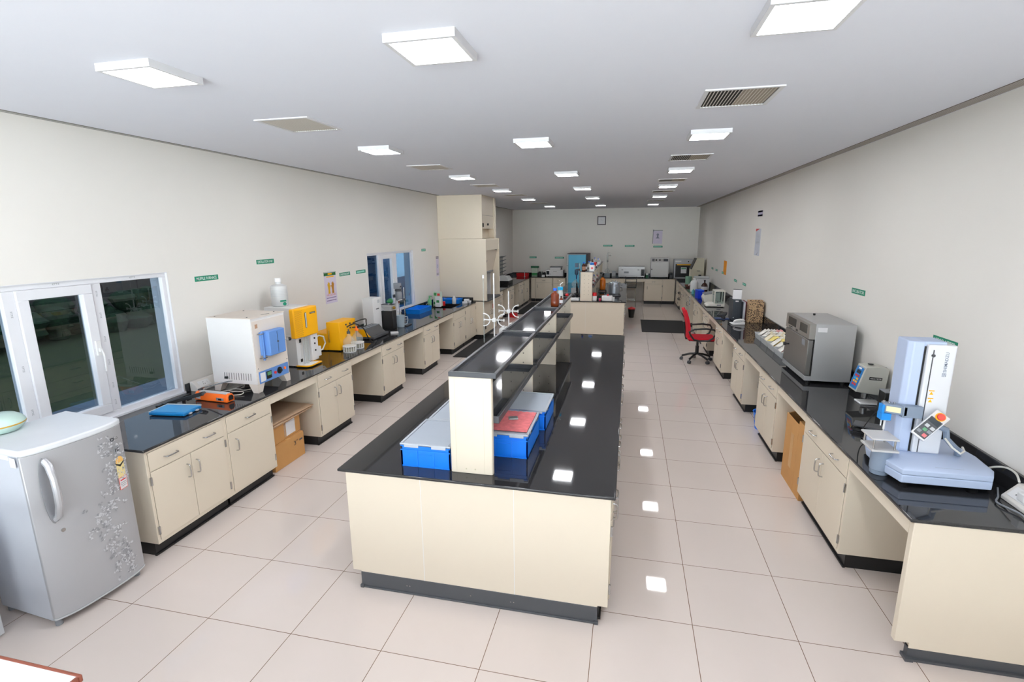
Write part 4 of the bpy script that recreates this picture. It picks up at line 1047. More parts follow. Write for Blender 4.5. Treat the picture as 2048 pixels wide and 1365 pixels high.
for k in range(7):
    o = MB().lathe((0,0,0), [(.009,0),(.012,.01),(.012,.10),(.014,.105)], 12).build('test_tube', M_labg)
    o.location = (-.60+.0-k*.035 if k < 4 else -.95+.04*(k-4), 7.86+.02*(k % 2), ZC+.006); tag(o, 'small clear glass tube standing in the blue tray by the fume hood', 'tube', 'glass tubes in the blue tray')
t = thing('plastic_bottle', 'translucent squeeze bottle in front of the blue tray by the fume hood', 'bottle', (-.62, 7.69, ZC))
MB().lathe((0,0,0), [(.042,0),(.045,.005),(.045,.12),(.03,.145),(.018,.15)], 20).build('body', M_milk, t); MB().lathe((0,0,.148), [(.02,0),(.02,.022),(.016,.025)], 16).build('cap', M_white, t)
for k, (x, y, z_, r_) in enumerate(((-.40,7.78,0,.2),(-.37,7.95,0,-.1),(-.385,7.87,.045,.1))):
    o = tag(B(-.055,.055,-.035,.035,0,.044).build('glove_box', M_paper, bevel=.002), ('small white carton at the worktop corner, nearer one of the lower pair','small white carton at the worktop corner against the fume hood','small white carton on top of the other two cartons by the fume hood')[k], 'carton', 'white cartons by the fume hood'); o.location = (x, y, ZC+z_); o.rotation_euler = (0,0,r_)
# packets and detergent by the sink
M_pack = mat('packet_pale_green', (206,222,206), .6); M_packr = mat('packet_red_print', (200,50,50), .5); M_packg = mat('packet_green_print', (60,140,80), .5)
t = thing('detergent_pack', 'white and green detergent pack with a red print leaning by the sink', 'packet', (-.86, 7.33, ZC), -.25)
m = MB(); m.frustum((-.10,.10,-.045,.045,0), (-.105,.105,-.012,.012,.31)); pk = m.build('pack', M_pack, t, bevel=.006)
def pq(m, pts, y=.0):
    for (x, z_, w, h) in pts:
        f = lambda zz: -.045+.033*zz/.31-.0015
        m.add([(x-w/2,f(z_-h/2),z_-h/2),(x+w/2,f(z_-h/2),z_-h/2),(x+w/2,f(z_+h/2),z_+h/2),(x-w/2,f(z_+h/2),z_+h/2)], [(0,1,2,3)])
    return m
pq(MB(), [(.035,.245,.07,.05),(.05,.09,.05,.12)]).build('red_print', M_packr, pk); pq(MB(), [(-.05,.25,.07,.06),(-.02,.06,.13,.05)]).build('green_print', M_packg, pk)
t = thing('detergent_pack', 'smaller white pack with a green emblem in front of the larger pack by the sink', 'packet', (-.80, 7.19, ZC), -.1)
m = MB(); m.frustum((-.06,.06,-.03,.03,0), (-.065,.065,-.008,.008,.22)); m.build('pack', M_paper, t, bevel=.005); m = MB(); m.add([(-.035,-.021,.09),(.035,-.021,.09),(.03,-.0165,.14),(-.03,-.0165,.14)], [(0,1,2,3)]); m.build('green_print', M_packg, t)
t = thing('spray_bottle', 'pale green detergent bottle beside the packs at the sink', 'bottle', (-.97, 7.13, ZC))
MB().lathe((0,0,0), [(.04,0),(.044,.01),(.044,.14),(.02,.18),(.014,.19)], 18).build('body', M_mint2, t); m = MB(); m.cyl((0,0,.188),(0,0,.215),.016,n=12); m.box(-.012,.05,-.01,.01,.215,.24); m.build('nozzle', M_mint2, t)
o = tag(MB().lathe((0,0,0), [(.028,0),(.03,.004),(.03,.09),(.027,.094)], 16).build('red_canister', M_red), 'slim red canister standing beside the large pack by the sink', 'canister'); o.location = (-.735, 7.36, ZC)
t = thing('sink_tap', 'chrome swan-neck tap standing behind the black sink', 'tap', (-.965, 6.93, ZC))
MB().lathe((0,0,0), [(.025,0),(.025,.02),(.014,.03)], 16).build('base', M_chrome, t); MB().tube([(0,0,.02),(0,0,.07),(.01,.01,.09),(.04,.03,.095),(.06,.05,.085)], .008).build('spout', M_chrome, t)

# ------------------------------------------------------------------ cardboard in the knee space
t = thing('cardboard_box', 'lower brown cardboard box with black print in the left knee space', 'box', (-.62, 1.47, 0), 0)
m = MB(); m.box(-.30,.30,-.22,.27,0,.27); bx_ = m.build('box', M_card, t, bevel=.004)
m = MB(); m.box(-.302,.302,-.01,.05,.268,.2715); m.build('tape', mat('parcel_tape', (196,150,90), .3), bx_)
letters('3"', .07, .05, (.30,.13,.19), (0,1,0), (0,0,1), M_black, bx_, off=.002); panel((.30,.215,.195),(0,1,0),(0,0,1),.05,.018,.002).build('print_mark', M_dgrey, bx_)
t = thing('cardboard_box', 'upper brown cardboard box with a white label in the left knee space', 'box', (-.63, 1.49, .272), .05)
m = MB(); m.box(-.28,.28,-.22,.25,0,.20); bx_ = m.build('box', M_card, t, bevel=.004)
panel((.28,.06,.10),(0,1,0),(0,0,1),.19,.15,.002).build('address_label', M_paper, bx_)
panel((.28,-.02,.10),(0,1,0),(0,0,1),.03,.15,.0025).build('tape', M_cardl, bx_)
for k in range(4):
    o = tag(B(-.31,.31,-.29,.37,0,.010).build('cardboard_sheet', M_cardl, bevel=.002), ('bottom','second','third','topmost')[k]+' folded cardboard sheet stacked on the boxes in the knee space', 'cardboard', 'cardboard sheets on the boxes')
    o.location = (-.62+.012*(k % 2), 1.52+.012*k, .474+k*.0125); o.rotation_euler = (0,0,.03-.02*k)

# ------------------------------------------------------------------ signs and posters on the left wall
def sign(o, right, w, h, label, text=None, strip=True, cat='sign', name='wall_sign'):
    t = thing(name, label, cat, o); R = Vector(right)
    panel((0,0,0), R, (0,0,1), w, h, .002).build('board', M_green, t)
    if text: letters(text, w*.86, h*.56, (0,0,0), R, (0,0,1), M_signw, t, off=.0026, bold=.012)
    elif strip:
        panel((-R*w*.03), R, (0,0,1), w*.84, h*.5, .0026).build('lettering_strip', M_signpale, t)
        panel(Vector((0,0,0)), R, (0,0,1), w*.012, h*.5, .0031).build('word_gap', M_green, t)
    return t
RL = (0,1,0); RR = (0,-1,0); RF = (1,0,0)
sign((XL,1.505,1.965), RL, .30, .052, 'green wall sign reading MUFFLE FURNACE', 'MUFFLE FURNACE')
sign((XL,2.40,2.085), RL, .30, .052, 'green wall sign reading DISTILLATION UNIT', 'DISTILLATION UNIT')
sign((XL,4.12,1.805), RL, .30, .052, 'green wall sign reading DIGESTION UNIT, right of the glove poster', 'DIGESTION UNIT')
sign((XL,4.60,1.805), RL, .30, .052, 'green wall sign just left of the far window, words illegible')
sign((XL,7.23,2.065), RL, .22, .052, 'small green wall sign above and right of the far window')
def plate(par, R, o, w, h, x, z, ww, hh, m_, k, nm='print'):
    R = Vector(R); return panel(R*(x-.5)*w+Vector((0,0,(z-.5)*h)), R, (0,0,1), ww*w, hh*h, .0015+.0005*k).build(nm, m_, par)
t = thing('wall_poster', 'safety poster showing two yellow gloves on the left wall', 'poster', (XL,3.715,1.64)); w_, h_ = .30, .455
M_lav = mat('poster_lavender', (222,214,232), .7); M_gy = mat('glove_yellow', (206,160,30), .7); M_gyl = mat('glove_shade', (176,120,24), .7)
panel((0,0,0), RL, (0,0,1), w_, h_, .0015).build('sheet', M_lav, t)
plate(t, RL, 0, w_, h_, .5, .94, 1, .12, mat('poster_green', (30,100,50), .7), 1); plate(t, RL, 0, w_, h_, .5, .935, .34, .05, M_yellow, 2); plate(t, RL, 0, w_, h_, .5, .985, .96, .025, M_lgrey, 2)
plate(t, RL, 0, w_, h_, .5, .845, .62, .04, M_yellow, 1)
def glove(cx, flip):
    m = MB(); pts = [(-.085,-.42),(.085,-.42),(.07,-.2),(.10,-.02),(.15,.08),(.12,.12),(.085,.06),(.085,.22),(.055,.30),(.03,.24),(.02,.33),(-.01,.34),(-.02,.25),(-.05,.31),(-.075,.29),(-.07,.18),(-.10,.22),(-.12,.18),(-.085,-.05),(-.07,-.2)]
    vs_ = [Vector((.0032, (cx-.5)*w_+flip*a*w_*1.05, (.52+b*.50-.5)*h_)) for a, b in pts]; m.add(vs_, [tuple(range(len(vs_)))]); return m
glove(.35, 1).build('glove_print', M_gy, t, smooth=False); glove(.67, -1).build('glove_print', M_gyl, t, smooth=False)
letters('USE GLOVES', w_*.78, h_*.055, ((0,0,(.27-.5)*h_)), RL, (0,0,1), M_red, t, off=.003)
for k in range(2): plate(t, RL, 0, w_, h_, .5, .175-.085*k, .82, .028, mat('print_purple', (150,130,170), .7), 1)
t = thing('wall_poster', 'white poster with a blue round emblem beside the fume hood', 'poster', (XL,8.0,1.68)); w_, h_ = .16, .44
panel((0,0,0), RL, (0,0,1), w_, h_, .0015).build('sheet', M_lav, t)
for z_ in (.97,.91): plate(t, RL, 0, w_, h_, .5, z_, 1, .04, M_dgrey, 1)
m = MB(); m.cyl((.002,0,0),(.003,0,0),.035,n=20); m.build('emblem', mat('emblem_blue', (120,160,200), .6), t); m = MB(); m.cyl((.003,0,0),(.0036,0,0),.024,n=20); m.build('emblem_centre', M_lav, t)
for z_ in (.14,.08): plate(t, RL, 0, w_, h_, .5, z_, .8, .03, M_grey, 1)

# ------------------------------------------------------------------ floor mats
def floor_mat(x0, x1, y0, y1, label):
    o = tag(B(x0,x1,y0,y1,.0008,.010).build('floor_mat', M_mat, bevel=.003), label, 'mat', 'black rubber floor mats')
floor_mat(-.21, .42, 6.35, 8.75, 'black rubber mat on the floor in front of the sink cabinets')
floor_mat(3.50, 4.62, 9.70, 11.52, 'black rubber mat on the floor of the right aisle')
floor_mat(-.20, .42, 11.9, 14.6, 'black rubber mat on the floor in the far left corner')
o = tag(B(-.12,.08,-.1,.1,0,.12).build('red_bucket', M_red, bevel=.01), 'small red bin on the floor by the far left cabinets', 'bin'); o.location = (-.08, 11.35, 0)

# ------------------------------------------------------------------ burette stands behind the rack
def burette_stand(x, y, h, zc_, burette, label):
    t = thing('burette_stand', label, 'burette stand', (x, y, ZC), 0, 'white burette stands on the island')
    B(-.10,.10,-.15,.15,0,.02).build('base', M_white, t, bevel=.004)
    MB().cyl((0,.0,.018),(0,.0,h),.0085,n=12).build('rod', M_white, t)
    k = MB(); k.box(-.02,.02,-.02,.02,zc_-.022,zc_+.022); k.box(-.13,.13,-.007,.007,zc_-.006,zc_+.006)
    for s in (-1,1):
        k.tube([(s*(.125-.075*math.sin(PI*i/10)), -.012, zc_+.075*math.cos(PI*i/10)) for i in range(11)], .007, 8)
        k.ball((s*.125,-.012,zc_+.075), .012, 8).ball((s*.125,-.012,zc_-.075), .012, 8); k.cyl((s*.06,-.03,zc_),(s*.06,.02,zc_),.008,n=8); k.box(min(s*.12,s*.128),max(s*.12,s*.128),-.02,.0,zc_-.018,zc_+.018)
    k.build('burette_clamp', M_white, t)
    if burette:
        b = MB(); b.cyl((-.128,-.012,.20),(-.128,-.012,1.0),.007,n=12); b.build('burette', M_labg, t)
        m = MB()
        for q in range(22): m.lathe((-.128,-.012,.22+q*.015), [(.0072,0),(.0076,.001),(.0072,.002)], 10)
        m.build('graduation', M_grey, t)
        m = MB(); m.cyl((-.128,-.012,.99),(-.128,-.012,1.03),.012,.010,n=12); m.build('burette_top', M_white, t)
    return t
burette_stand(1.553, 3.0, 1.05, .485, True, 'white burette stand with a double clamp and glass burette, taller one')
burette_stand(1.652, 3.35, .80, .545, False, 'white burette stand with an empty double clamp, shorter one')
t = thing('plastic_carboy', 'white plastic carboy standing behind the burette stands on the island', 'carboy', (1.60, 3.68, ZC))
m = MB(); m.box(-.15,.15,-.09,.09,0,.27); m.build('body', M_milk, t, bevel=.03, seg=4); MB().lathe((0,0,.27), [(.04,0),(.03,.01),(.026,.03)], 18).build('neck', M_milk, t); MB().lathe((0,0,.295), [(.034,0),(.034,.03),(.03,.034)], 18).build('cap', M_white, t)
# ================================================================== right bench items
# gel strength tester
t = thing('texture_tester', 'tall pale blue and white gel strength tester at the near end of the right bench', 'tester', (0,0,ZC))
out = [(4.735,.52),(4.775,.365),(5.235,.365),(5.285,.45),(5.31,.66),(5.285,.92),(4.80,.92),(4.745,.76)]
def inset(pts, k):
    cx = sum(p[0] for p in pts)/len(pts); cy = sum(p[1] for p in pts)/len(pts); return [(cx+(x-cx)*k, cy+(y-cy)*k) for x, y in pts]
m = MB(); m.prism(out, .028, .078); lo = m.build('lower_base', M_shim, t, bevel=.006)
n = len(out); a = out; b = inset(out, .90)
m = MB(); vs_ = [(x,y,.081) for x,y in a]+[(x,y,.112) for x,y in a]+[(x,y,.128) for x,y in b]
fs_ = [tuple(range(n))[::-1], tuple(range(2*n,3*n))]
for k in range(2):
    for i in range(n): j = (i+1) % n; fs_.append((k*n+i,k*n+j,(k+1)*n+j,(k+1)*n+i))
m.add(vs_, fs_); m.build('upper_base', M_shim, t, bevel=.004)
MB().prism(inset(out,.975), .070, .083).build('base_joint', M_shimg, t)
m = MB()
for x,y in ((4.83,.45),(5.19,.45),(5.19,.83),(4.83,.83)): m.cyl((x,y,0),(x,y,.03),.028,n=14)
m.build('foot', M_black, t)
panel((5.03,.3645,.105),(1,0,0),(0,0,1),.0001,.0001,.0005)
panel((5.03,.392,.1215),(1,0,0),(0,.86,.5),.15,.022,.0015).build('name_label', M_black, t)
letters('GEL STRENGTH METER', .13, .010, (5.03,.3915,.1215),(1,0,0),(0,.86,.5), M_white, t, off=.0022)
# column
m = MB(); m.prism([(4.862,.632),(4.918,.628),(4.918,.80),(4.845,.80),(4.838,.66)], .126, .845); cb = m.build('column', M_shim, t, bevel=.006)
m = MB(); m.box(4.915,4.934,.636,.79,.126,.815); m.build('slide_slot', M_black, t)
m = MB(); m.box(4.915,5.04,.64,.80,.815,.845); m.build('column_cap', M_shim, t, bevel=.006)
m = MB(); m.box(4.931,5.082,.612,.80,.128,.83); cw = m.build('column_cover', M_shimw, t, bevel=.008, seg=3)
m = MB(); m.box(4.9565,4.9615,.6095,.613,.135,.755).box(4.957,4.9625,.6095,.613,.775,.80); m.build('scale_slot', M_dgrey, cw)
MB().cyl((4.9595,.613,.765),(4.9595,.604,.765),.0095,n=16).build('slide_knob', M_dgrey, cw)
letters('SHIMADZU', .125, .018, (5.033,.6118,.725),(0,0,1),(-1,0,0), M_shimg, cw, off=.001, bold=.01)
m = MB(); o_ = Vector((5.033,.6108,.645)); g = .011
for (x0_,x1_,z0_,z1_) in ((-.010,.010,.009,.011),(-.010,.010,-.011,-.009),(-.010,-.008,-.009,.009),(.008,.010,-.009,.009),(-.008,.008,-.001,.001),(-.001,.001,-.009,-.001),(-.004,-.002,.001,.009),(.002,.004,.001,.009)): m.box(o_.x+x0_,o_.x+x1_,o_.y-.0006,o_.y+.001,o_.z+z0_,o_.z+z1_)
m.build('maker_mark', M_shimg, cw)
for z_ in (.525,.476):
    pl = panel((4.983,.612,z_),(1,0,0),(0,0,1),.034,.042,.0008).build('warning_label', M_paper, cw)
    q = MB(); q.add([(4.972,.6108,z_-.008),(4.994,.6108,z_-.008),(4.983,.6108,z_+.011)],[(0,1,2)]); q.box(4.968,4.998,.6108,.6112,z_+.014,z_+.020); q.build('warning_triangle', M_yellow, pl, smooth=False)
# crosshead arm, load cell, probe
m = MB(); m.box(4.835,4.945,.585,.632,.365,.44); m.prism([(4.745,.64),(4.83,.60),(4.84,.585),(4.86,.585),(4.86,.64),(4.76,.70)], .375, .435); ar = m.build('crosshead_arm', M_shimg, t, bevel=.003)
m = MB(); m.box(4.735,4.79,.615,.675,.33,.375).box(4.735,4.75,.62,.67,.375,.43); m.build('load_cell', mat('load_cell_blue', (20,130,210), .4), t, bevel=.002)
m = MB()
for x, y in ((4.765,.675),(4.785,.655),(4.81,.645)): m.cyl((x,y,.434),(x,y,.444),.008,n=10)
m.build('bolt', M_chrome, ar)
panel((4.795,.6145,.405),(.9,-.42,0),(0,0,1),.075,.035,.001).build('caution_label', mat('caution_cream', (240,236,190), .6), ar)
m = MB(); m.box(4.742,4.785,.625,.665,.326,.33); m.cyl((4.77,.645,.327),(4.77,.645,.262),.006,n=10).cyl((4.77,.645,.262),(4.77,.645,.235),.003,n=8).cyl((4.75,.645,.327),(4.75,.645,.285),.004,n=8); m.build('probe', M_white, t)
# sample stage
m = MB(); m.cyl((4.735,.55,.03),(4.735,.55,.17),.055,n=24); m.cyl((4.735,.55,.0),(4.735,.55,.03),.05,n=24); m.build('stage_pedestal', M_shimg, t, bevel=.003)
def plate_(x0,x1,y0,y1,z0,z1,nm): B(x0,x1,y0,y1,z0,z1).build(nm, M_alu, t, bevel=.001)
plate_(4.645,4.795,.47,.635,.17,.182,'stage_plate'); plate_(4.64,4.79,.475,.635,.245,.255,'stage_plate')
m = MB()
for x in (4.66,4.775):
    for y in (.49,.62): m.cyl((x,y,.182),(x,y,.246),.0055,n=10)
m.build('stage_post', M_chrome, t)
# keypad on a bent arm
kc = Vector((4.965,.53,.345)); R_ = Vector((.62,-.30,.72)).normalized(); Rv = Vector((.50,-.10,.86)).normalized()
U_ = Vector((-.75,-.25,.60)); N_ = Vector((-.28,-.90,.33)).normalized()
Lg = Vector((.100,-.02,.140)); Lg = (Lg-N_*Lg.dot(N_)).normalized(); Wd = N_.cross(Lg).normalized()   # long axis, width axis
def kb(a, b, c): return kc+Lg*a+Wd*b+N_*c
def kbox(m, a0,a1,b0,b1,c0,c1): return m.add([kb(a,b,c) for c in (c0,c1) for a,b in ((a0,b0),(a1,b0),(a1,b1),(a0,b1))],[(0,3,2,1),(4,5,6,7),(0,1,5,4),(1,2,6,5),(2,3,7,6),(3,0,4,7)])
kp = kbox(MB(), -.10,.10,-.042,.042,-.03,0).build('keypad', M_shimw, t, bevel=.006)
kbox(MB(), -.088,.05,-.035,.035,0,.0012).build('keypad_face', M_dgrey, kp); kbox(MB(), .015,.045,-.03,.03,.0012,.002).build('display', M_screen, kp)
for i,(a,b,mm) in enumerate(((-.068,-.018,M_pink),(-.038,.004,M_lcd),(-.062,.02,M_grey),(-.036,-.022,M_grey),(-.01,-.02,M_lgrey),(-.01,.012,M_lgrey))): kbox(MB(), a-.010,a+.010,b-.011,b+.011,.0012,.0035).build('key', mm, kp, bevel=.001)
q = kb(.072,0,0); m = MB(); m.cyl(q,q+N_*.008,.026,n=20); m.build('stop_button_collar', M_yellow, kp); m = MB(); m.cyl(q+N_*.008,q+N_*.022,.012,.014,n=16).cyl(q+N_*.022,q+N_*.030,.021,.018,n=20); m.build('stop_button', mat('stop_red', (220,64,50), .35), kp)
m = MB(); m.tube([kb(.02,-.0,-.03),kb(.02,0,-.06),(5.09,.60,.30),(5.10,.60,.24),(5.13,.585,.205),(5.17,.60,.17),(5.185,.62,.125)], .018, 10); m.build('keypad_arm', M_shimg, t)
m = MB(); m.tube([(5.08,.58,.25),(5.10,.53,.21),(5.14,.52,.18),(5.17,.54,.19),(5.18,.58,.2)], .006); m.build('keypad_cable', M_cable, t)

cable('power_cable', 'white mains cable from the gel strength tester to the plug', [(5.325,.60,ZC+.06),(5.345,.55,ZC+.10),(5.36,.48,ZC+.13),(5.345,.38,ZC+.14),(5.315,.30,ZC+.125)], .006, M_cable)
cable('power_cable', 'grey flex lying on the worktop behind the gel strength tester', [(5.305,.43,ZC+.02),(5.25,.33,ZC+.012),(5.20,.25,ZC+.012),(5.24,.14,ZC+.012),(5.22,.05,ZC+.012)], .005, M_grey)

# viscometer
t = thing('viscometer', 'grey viscometer head with blue keypad on a stand beside the incubator', 'viscometer', (5.27, 2.05, ZC))
m = MB(); m.prism([(-.085,.345),(-.142,.118),(.085,.090),(.10,.335),(.03,.355)], -.08, .08, 'y'); hd_ = m.build('head', M_vgrey, t, bevel=.006)
a = Vector((-.085,0,.345)); b = Vector((-.142,0,.118)); R_ = Vector((0,-1,0)); U_ = (a-b).normalized(); N_ = R_.cross(U_); c = (a+b)/2
panel(c+N_*.001,R_,U_,.13,.20,.002).build('keypad', mat('keypad_blue', (16,110,180), .4), hd_)
panel(c+U_*.055+N_*.002,R_,U_,.07,.03,.003).build('display', M_screen, hd_); panel(c+U_*.088+N_*.002,R_,U_,.05,.014,.002).build('maker_strip', M_white, hd_)
for i in range(2):
    for j in range(4):
        panel(c+U_*(.018-j*.027)+R_*(-.022+i*.044)+N_*.002,R_,U_,.032,.018,.003).build('key', (M_red, M_cyan, M_yellow, M_red, M_red, M_yellow, M_yellow, M_red)[i*4+j], hd_)
panel((.0,-.0805,.245),(1,0,-.05),(.05,0,1),.10,.026,.001).build('name_label', M_black, hd_)
letters('VISCO METER', .088, .012, (.0,-.0805,.245),(1,0,-.05),(.05,0,1), M_white, hd_, off=.0018)
MB().cyl((-.02,0,.357),(-.02,0,.362),.022,n=16).build('level_bubble', M_black, hd_)
MB().cyl((-.03,-.0,.10),(-.03,0,.045),.03,.026,n=16).build('spindle_guard', M_chrome, t)
MB().cyl((.085,-.03,.0),(.085,-.03,.34),.011,n=12).build('stand_rod', M_grey, t)
m = MB(); m.box(-.09,.085,-.07,.06,0,.015); m.build('stand_base', M_white, t, bevel=.004); m = MB(); m.box(.04,.1,-.05,-.01,.17,.20); m.build('clamp', M_dgrey, t)
t = thing('rubber_case', 'small black upright case beside the viscometer stand', 'case', (5.29, 1.78, ZC))
B(-.04,.04,-.05,.06,0,.19).build('body', M_black, t, bevel=.004); m = MB(); m.box(-.042,.042,-.052,.062,.19,.197); m.build('lid', M_grey, t, bevel=.002); MB().cyl((.02,0,.197),(.02,0,.21),.01,n=10).build('knob', M_chrome, t)
t = thing('spindle_rest', 'black and grey spindle rest lying behind the sample stage', 'rest', (5.0, 1.30, ZC), -.5)
m = MB(); m.box(-.12,.14,-.06,.06,.035,.05); m.build('top', M_dgrey, t, bevel=.004); m = MB()
m.tube([(-.12,-.05,.035),(-.13,-.05,.015),(-.10,-.05,.006),(.0,-.05,.006),(.02,-.05,.035)], .007); m.tube([(-.12,.05,.035),(-.13,.05,.015),(-.10,.05,.006),(.0,.05,.006),(.02,.05,.035)], .007); m.build('leg', M_black, t)
cable('sensor_lead', 'black lead from the load cell lying behind the sample stage', [(4.775,.71,ZC+.40),(4.79,.78,ZC+.36),(4.78,.93,ZC+.16),(4.83,1.05,ZC+.03),(4.94,1.10,ZC+.012),(5.08,1.08,ZC+.012)], .0035, M_black)

# incubator
t = thing('incubator', 'boxy stainless steel incubator with a dark door on the right bench', 'incubator', (4.908, 2.59, ZC))
W_, D_, H_ = .415, .78, .612
m = MB(); m.box(.055,W_,0,D_,.03,H_); cs = m.build('casing', M_steel, t, bevel=.003)
m = MB(); m.box(.0,.055,.0,D_,.455,H_-.002); cp = m.build('control_fascia', mat('fascia_steel', (158,155,150), .38, .6), t, bevel=.002)
m = MB(); m.box(.0,.055,.0,D_,.03,.075); m.build('bottom_rail', M_steel, t, bevel=.002)
m = MB(); m.box(.0,.05,.015,D_-.01,.082,.448); dr = m.build('door', mat('incubator_door', (128,126,123), .32, .6, var=.06, scale=2), t, bevel=.006)
m = MB(); m.box(.048,.056,-.001,.008,.08,.45); m.build('door_seal', M_black, t)
m = MB(); m.box(-.002,.0,.08,.30,.50,.585).box(-.002,.0,.43,.70,.50,.585); m.build('display_panel', M_screen, cp)
m = MB(); m.cyl((-.001,.62,.478),(-.016,.62,.478),.014,n=14).cyl((-.001,.55,.478),(-.016,.55,.478),.014,n=14); m.build('knob', M_chrome, cp)
m = MB(); m.box(-.002,.0,.36,.42,.468,.490); m.build('switch', M_black, cp)
m = MB(); m.cyl((0,.60,.285),(-.03,.60,.285),.008,n=10).box(-.055,-.03,.585,.615,.27,.30); m.build('door_latch', M_black, dr)
m = MB(); m.box(-.001,.0,.10,.20,.37,.43); m.build('door_notice', M_grey, dr)
panel((.115,-.0005,.555),(1,0,0),(0,0,1),.085,.045,.001).build('service_label', M_paper, cs)
m = MB(); m.box(.115,.118,.0,.0,0,0)
m = MB()
for x in (.05,W_-.05):
    for y in (.05,D_-.06): m.cyl((x,y,0),(x,y,.03),.02,n=12)
m.build('foot', M_black, t); MB().cyl((.22,.6,H_),(.22,.6,H_+.02),.012,n=12).build('vent_cap', M_black, t)
cable('power_cable', 'black mains cable hanging behind the steel incubator', [(5.338,2.75,ZC+.42),(5.348,2.72,ZC+.3),(5.346,2.68,ZC+.15),(5.35,2.62,ZC+.04),(5.33,2.5,ZC+.012)], .005, M_black)

# trays of packets
GTR = 'clear trays of sample packets'
M_pk = [mat('packet_clear_white', (232,230,222), .35, var=.05, scale=30), mat('packet_yellow', (238,218,120), .4), mat('packet_pink', (232,164,160), .4), mat('packet_cream', (236,226,196), .4)]
for k in range(4):
    y = 3.80+k*.345
    tray(.36, .325, .075, 'clear tray heaped with sample packets, %s along the right bench' % ('nearest the incubator','second from the incubator','third from the incubator','farthest from the incubator')[k], (5.145, y, ZC), 0, GTR, m_=M_traycl)
    q = ('first','second','third','fourth')[k]
    for c in (0,1):
        for i in range(6):
            r = random.Random(k*50+c*10+i); n = 6; vs_ = []; fs_ = []; ph = r.random()*6; L_ = r.uniform(.135,.165)
            for a in range(n+1):
                for b in range(n+1):
                    u, v = a/n*2-1, b/n*2-1; e = max((1-u*u)*(1-v*v), 0)**.5
                    vs_.append((u*L_/2, v*.068, .0088*e+.0015*math.sin(5*u+ph)*math.sin(6*v)))
            for a in range(n):
                for b in range(n): p = a*(n+1)+b; fs_.append((p,p+1,p+n+2,p+n+1))
            nn = len(vs_); vs_ += [(x,yy,z_-.0164*max((1-(x/(L_/2))**2)*(1-(yy/.068)**2),0)**.5-.0005) for x,yy,z_ in vs_]; fs_ += [tuple(j+nn for j in f)[::-1] for f in fs_]
            mm = M_pk[0] if r.random() < .68 else (M_pk[3], M_pk[2], M_pk[1], M_pk[3])[(k+i//3+c) % 4]
            kind = {M_pk[0]:'clear white', M_pk[1]:'yellow', M_pk[2]:'pink', M_pk[3]:'cream'}[mm]
            o = MB().add(vs_, fs_).build('sample_packet', mm)
            o.location = (5.145-.105+i*.040, y-.073+c*.146, ZC+.067+.012*r.random()+(.01 if c else 0)); o.rotation_euler = (0, -.72, 0)
            tag(o, '%s sample packet leaning in the %s clear tray' % (kind, q), 'packet', '%s sample packets in the %s clear tray' % (kind, q))

# files, tower, phone, calendar
t = thing('file_box', 'spotted brown box file standing in front of the other files', 'file', (5.25, 6.30, ZC))
B(-.117,.117,-.04,.04,0,.36).build('cover', M_giraffe, t, bevel=.004)
t = thing('file_box', 'spotted brown box file behind the front spotted file', 'file', (5.252, 6.40, ZC))
B(-.117,.117,-.045,.045,0,.375).build('cover', M_giraffe, t, bevel=.004)
for k, (c_, lb) in enumerate((((110,24,40),'dark red ring binder beside the spotted files'),((200,204,214),'white spined binder between dark red binder and black tower'),((32,34,44),'black binder next to the dark computer tower'))):
    o = tag(B(-.016,.016,-.13,.13,0,.33).build('ring_binder', mat('binder_%d' % k, c_, .5), bevel=.003), lb, 'binder'); o.location = (5.13-.001-k*.0, 6.60, ZC) if k == 0 else (5.13-.036*k, 6.50+.03*k, ZC)
t = thing('computer_tower', 'dark grey computer tower standing by the spotted files', 'computer', (4.905, 6.40, ZC))
B(0,.135,0,.36,.01,.375).build('casing', mat('tower_slate', (52,58,66), .35), t, bevel=.006); panel((.06,-.0005,.345),(1,0,0),(0,0,1),.05,.022,.001).build('sticker', M_paper, t); m = MB(); m.box(.01,.03,.02,.05,0,.012).box(.1,.12,.02,.05,0,.012).box(.01,.03,.3,.33,0,.012).box(.1,.12,.3,.33,0,.012); m.build('foot', M_black, t)
panel((.02,-.0005,.06),(1,0,0),(0,0,1),.02,.012,.001).build('badge', M_lgrey, t)
t = thing('desk_calendar', 'white desk calendar standing on the dark computer tower', 'calendar', (4.985, 6.52, ZC+.375), -.3)
m = MB(); m.add([(-.07,-.05,0),(.07,-.05,0),(.07,0,.16),(-.07,0,.16),(-.07,.05,0),(.07,.05,0),(-.07,-.047,0),(.07,-.047,0),(.07,.0,.156),(-.07,.0,.156),(-.07,.047,0),(.07,.047,0)],[(0,1,2,3),(3,2,5,4),(7,6,9,8),(8,9,10,11),(0,6,7,1),(4,5,11,10),(0,3,9,6),(1,7,8,2),(3,4,10,9),(2,8,11,5)]); m.build('pages', M_paper, t, smooth=False)
MB().cyl((-.07,0,.16),(.07,0,.16),.006,n=8).build('spiral', M_dgrey, t)
t = thing('telephone', 'white desk telephone lying in front of the dark computer tower', 'telephone', (4.93, 6.08, ZC), .1)
m = MB(); m.prism([(-.10,.0),(.10,0),(.10,.05),(-.04,.025),(-.10,.02)], -.09, .09, 'y'); m.build('base', M_white, t, bevel=.006); m = MB(); m.tube([(-.07,-.06,.045),(-.05,-.06,.07),(.03,-.06,.085),(.08,-.06,.08),(.09,-.06,.06)], .018, 10); m.build('handset', M_white, t)
m = MB()
for i in range(3):
    for j in range(4): m.box(-.03+j*.03,-.01+j*.03,-.01+i*.03,.01+i*.03,.026+j*.006,.036+j*.006)
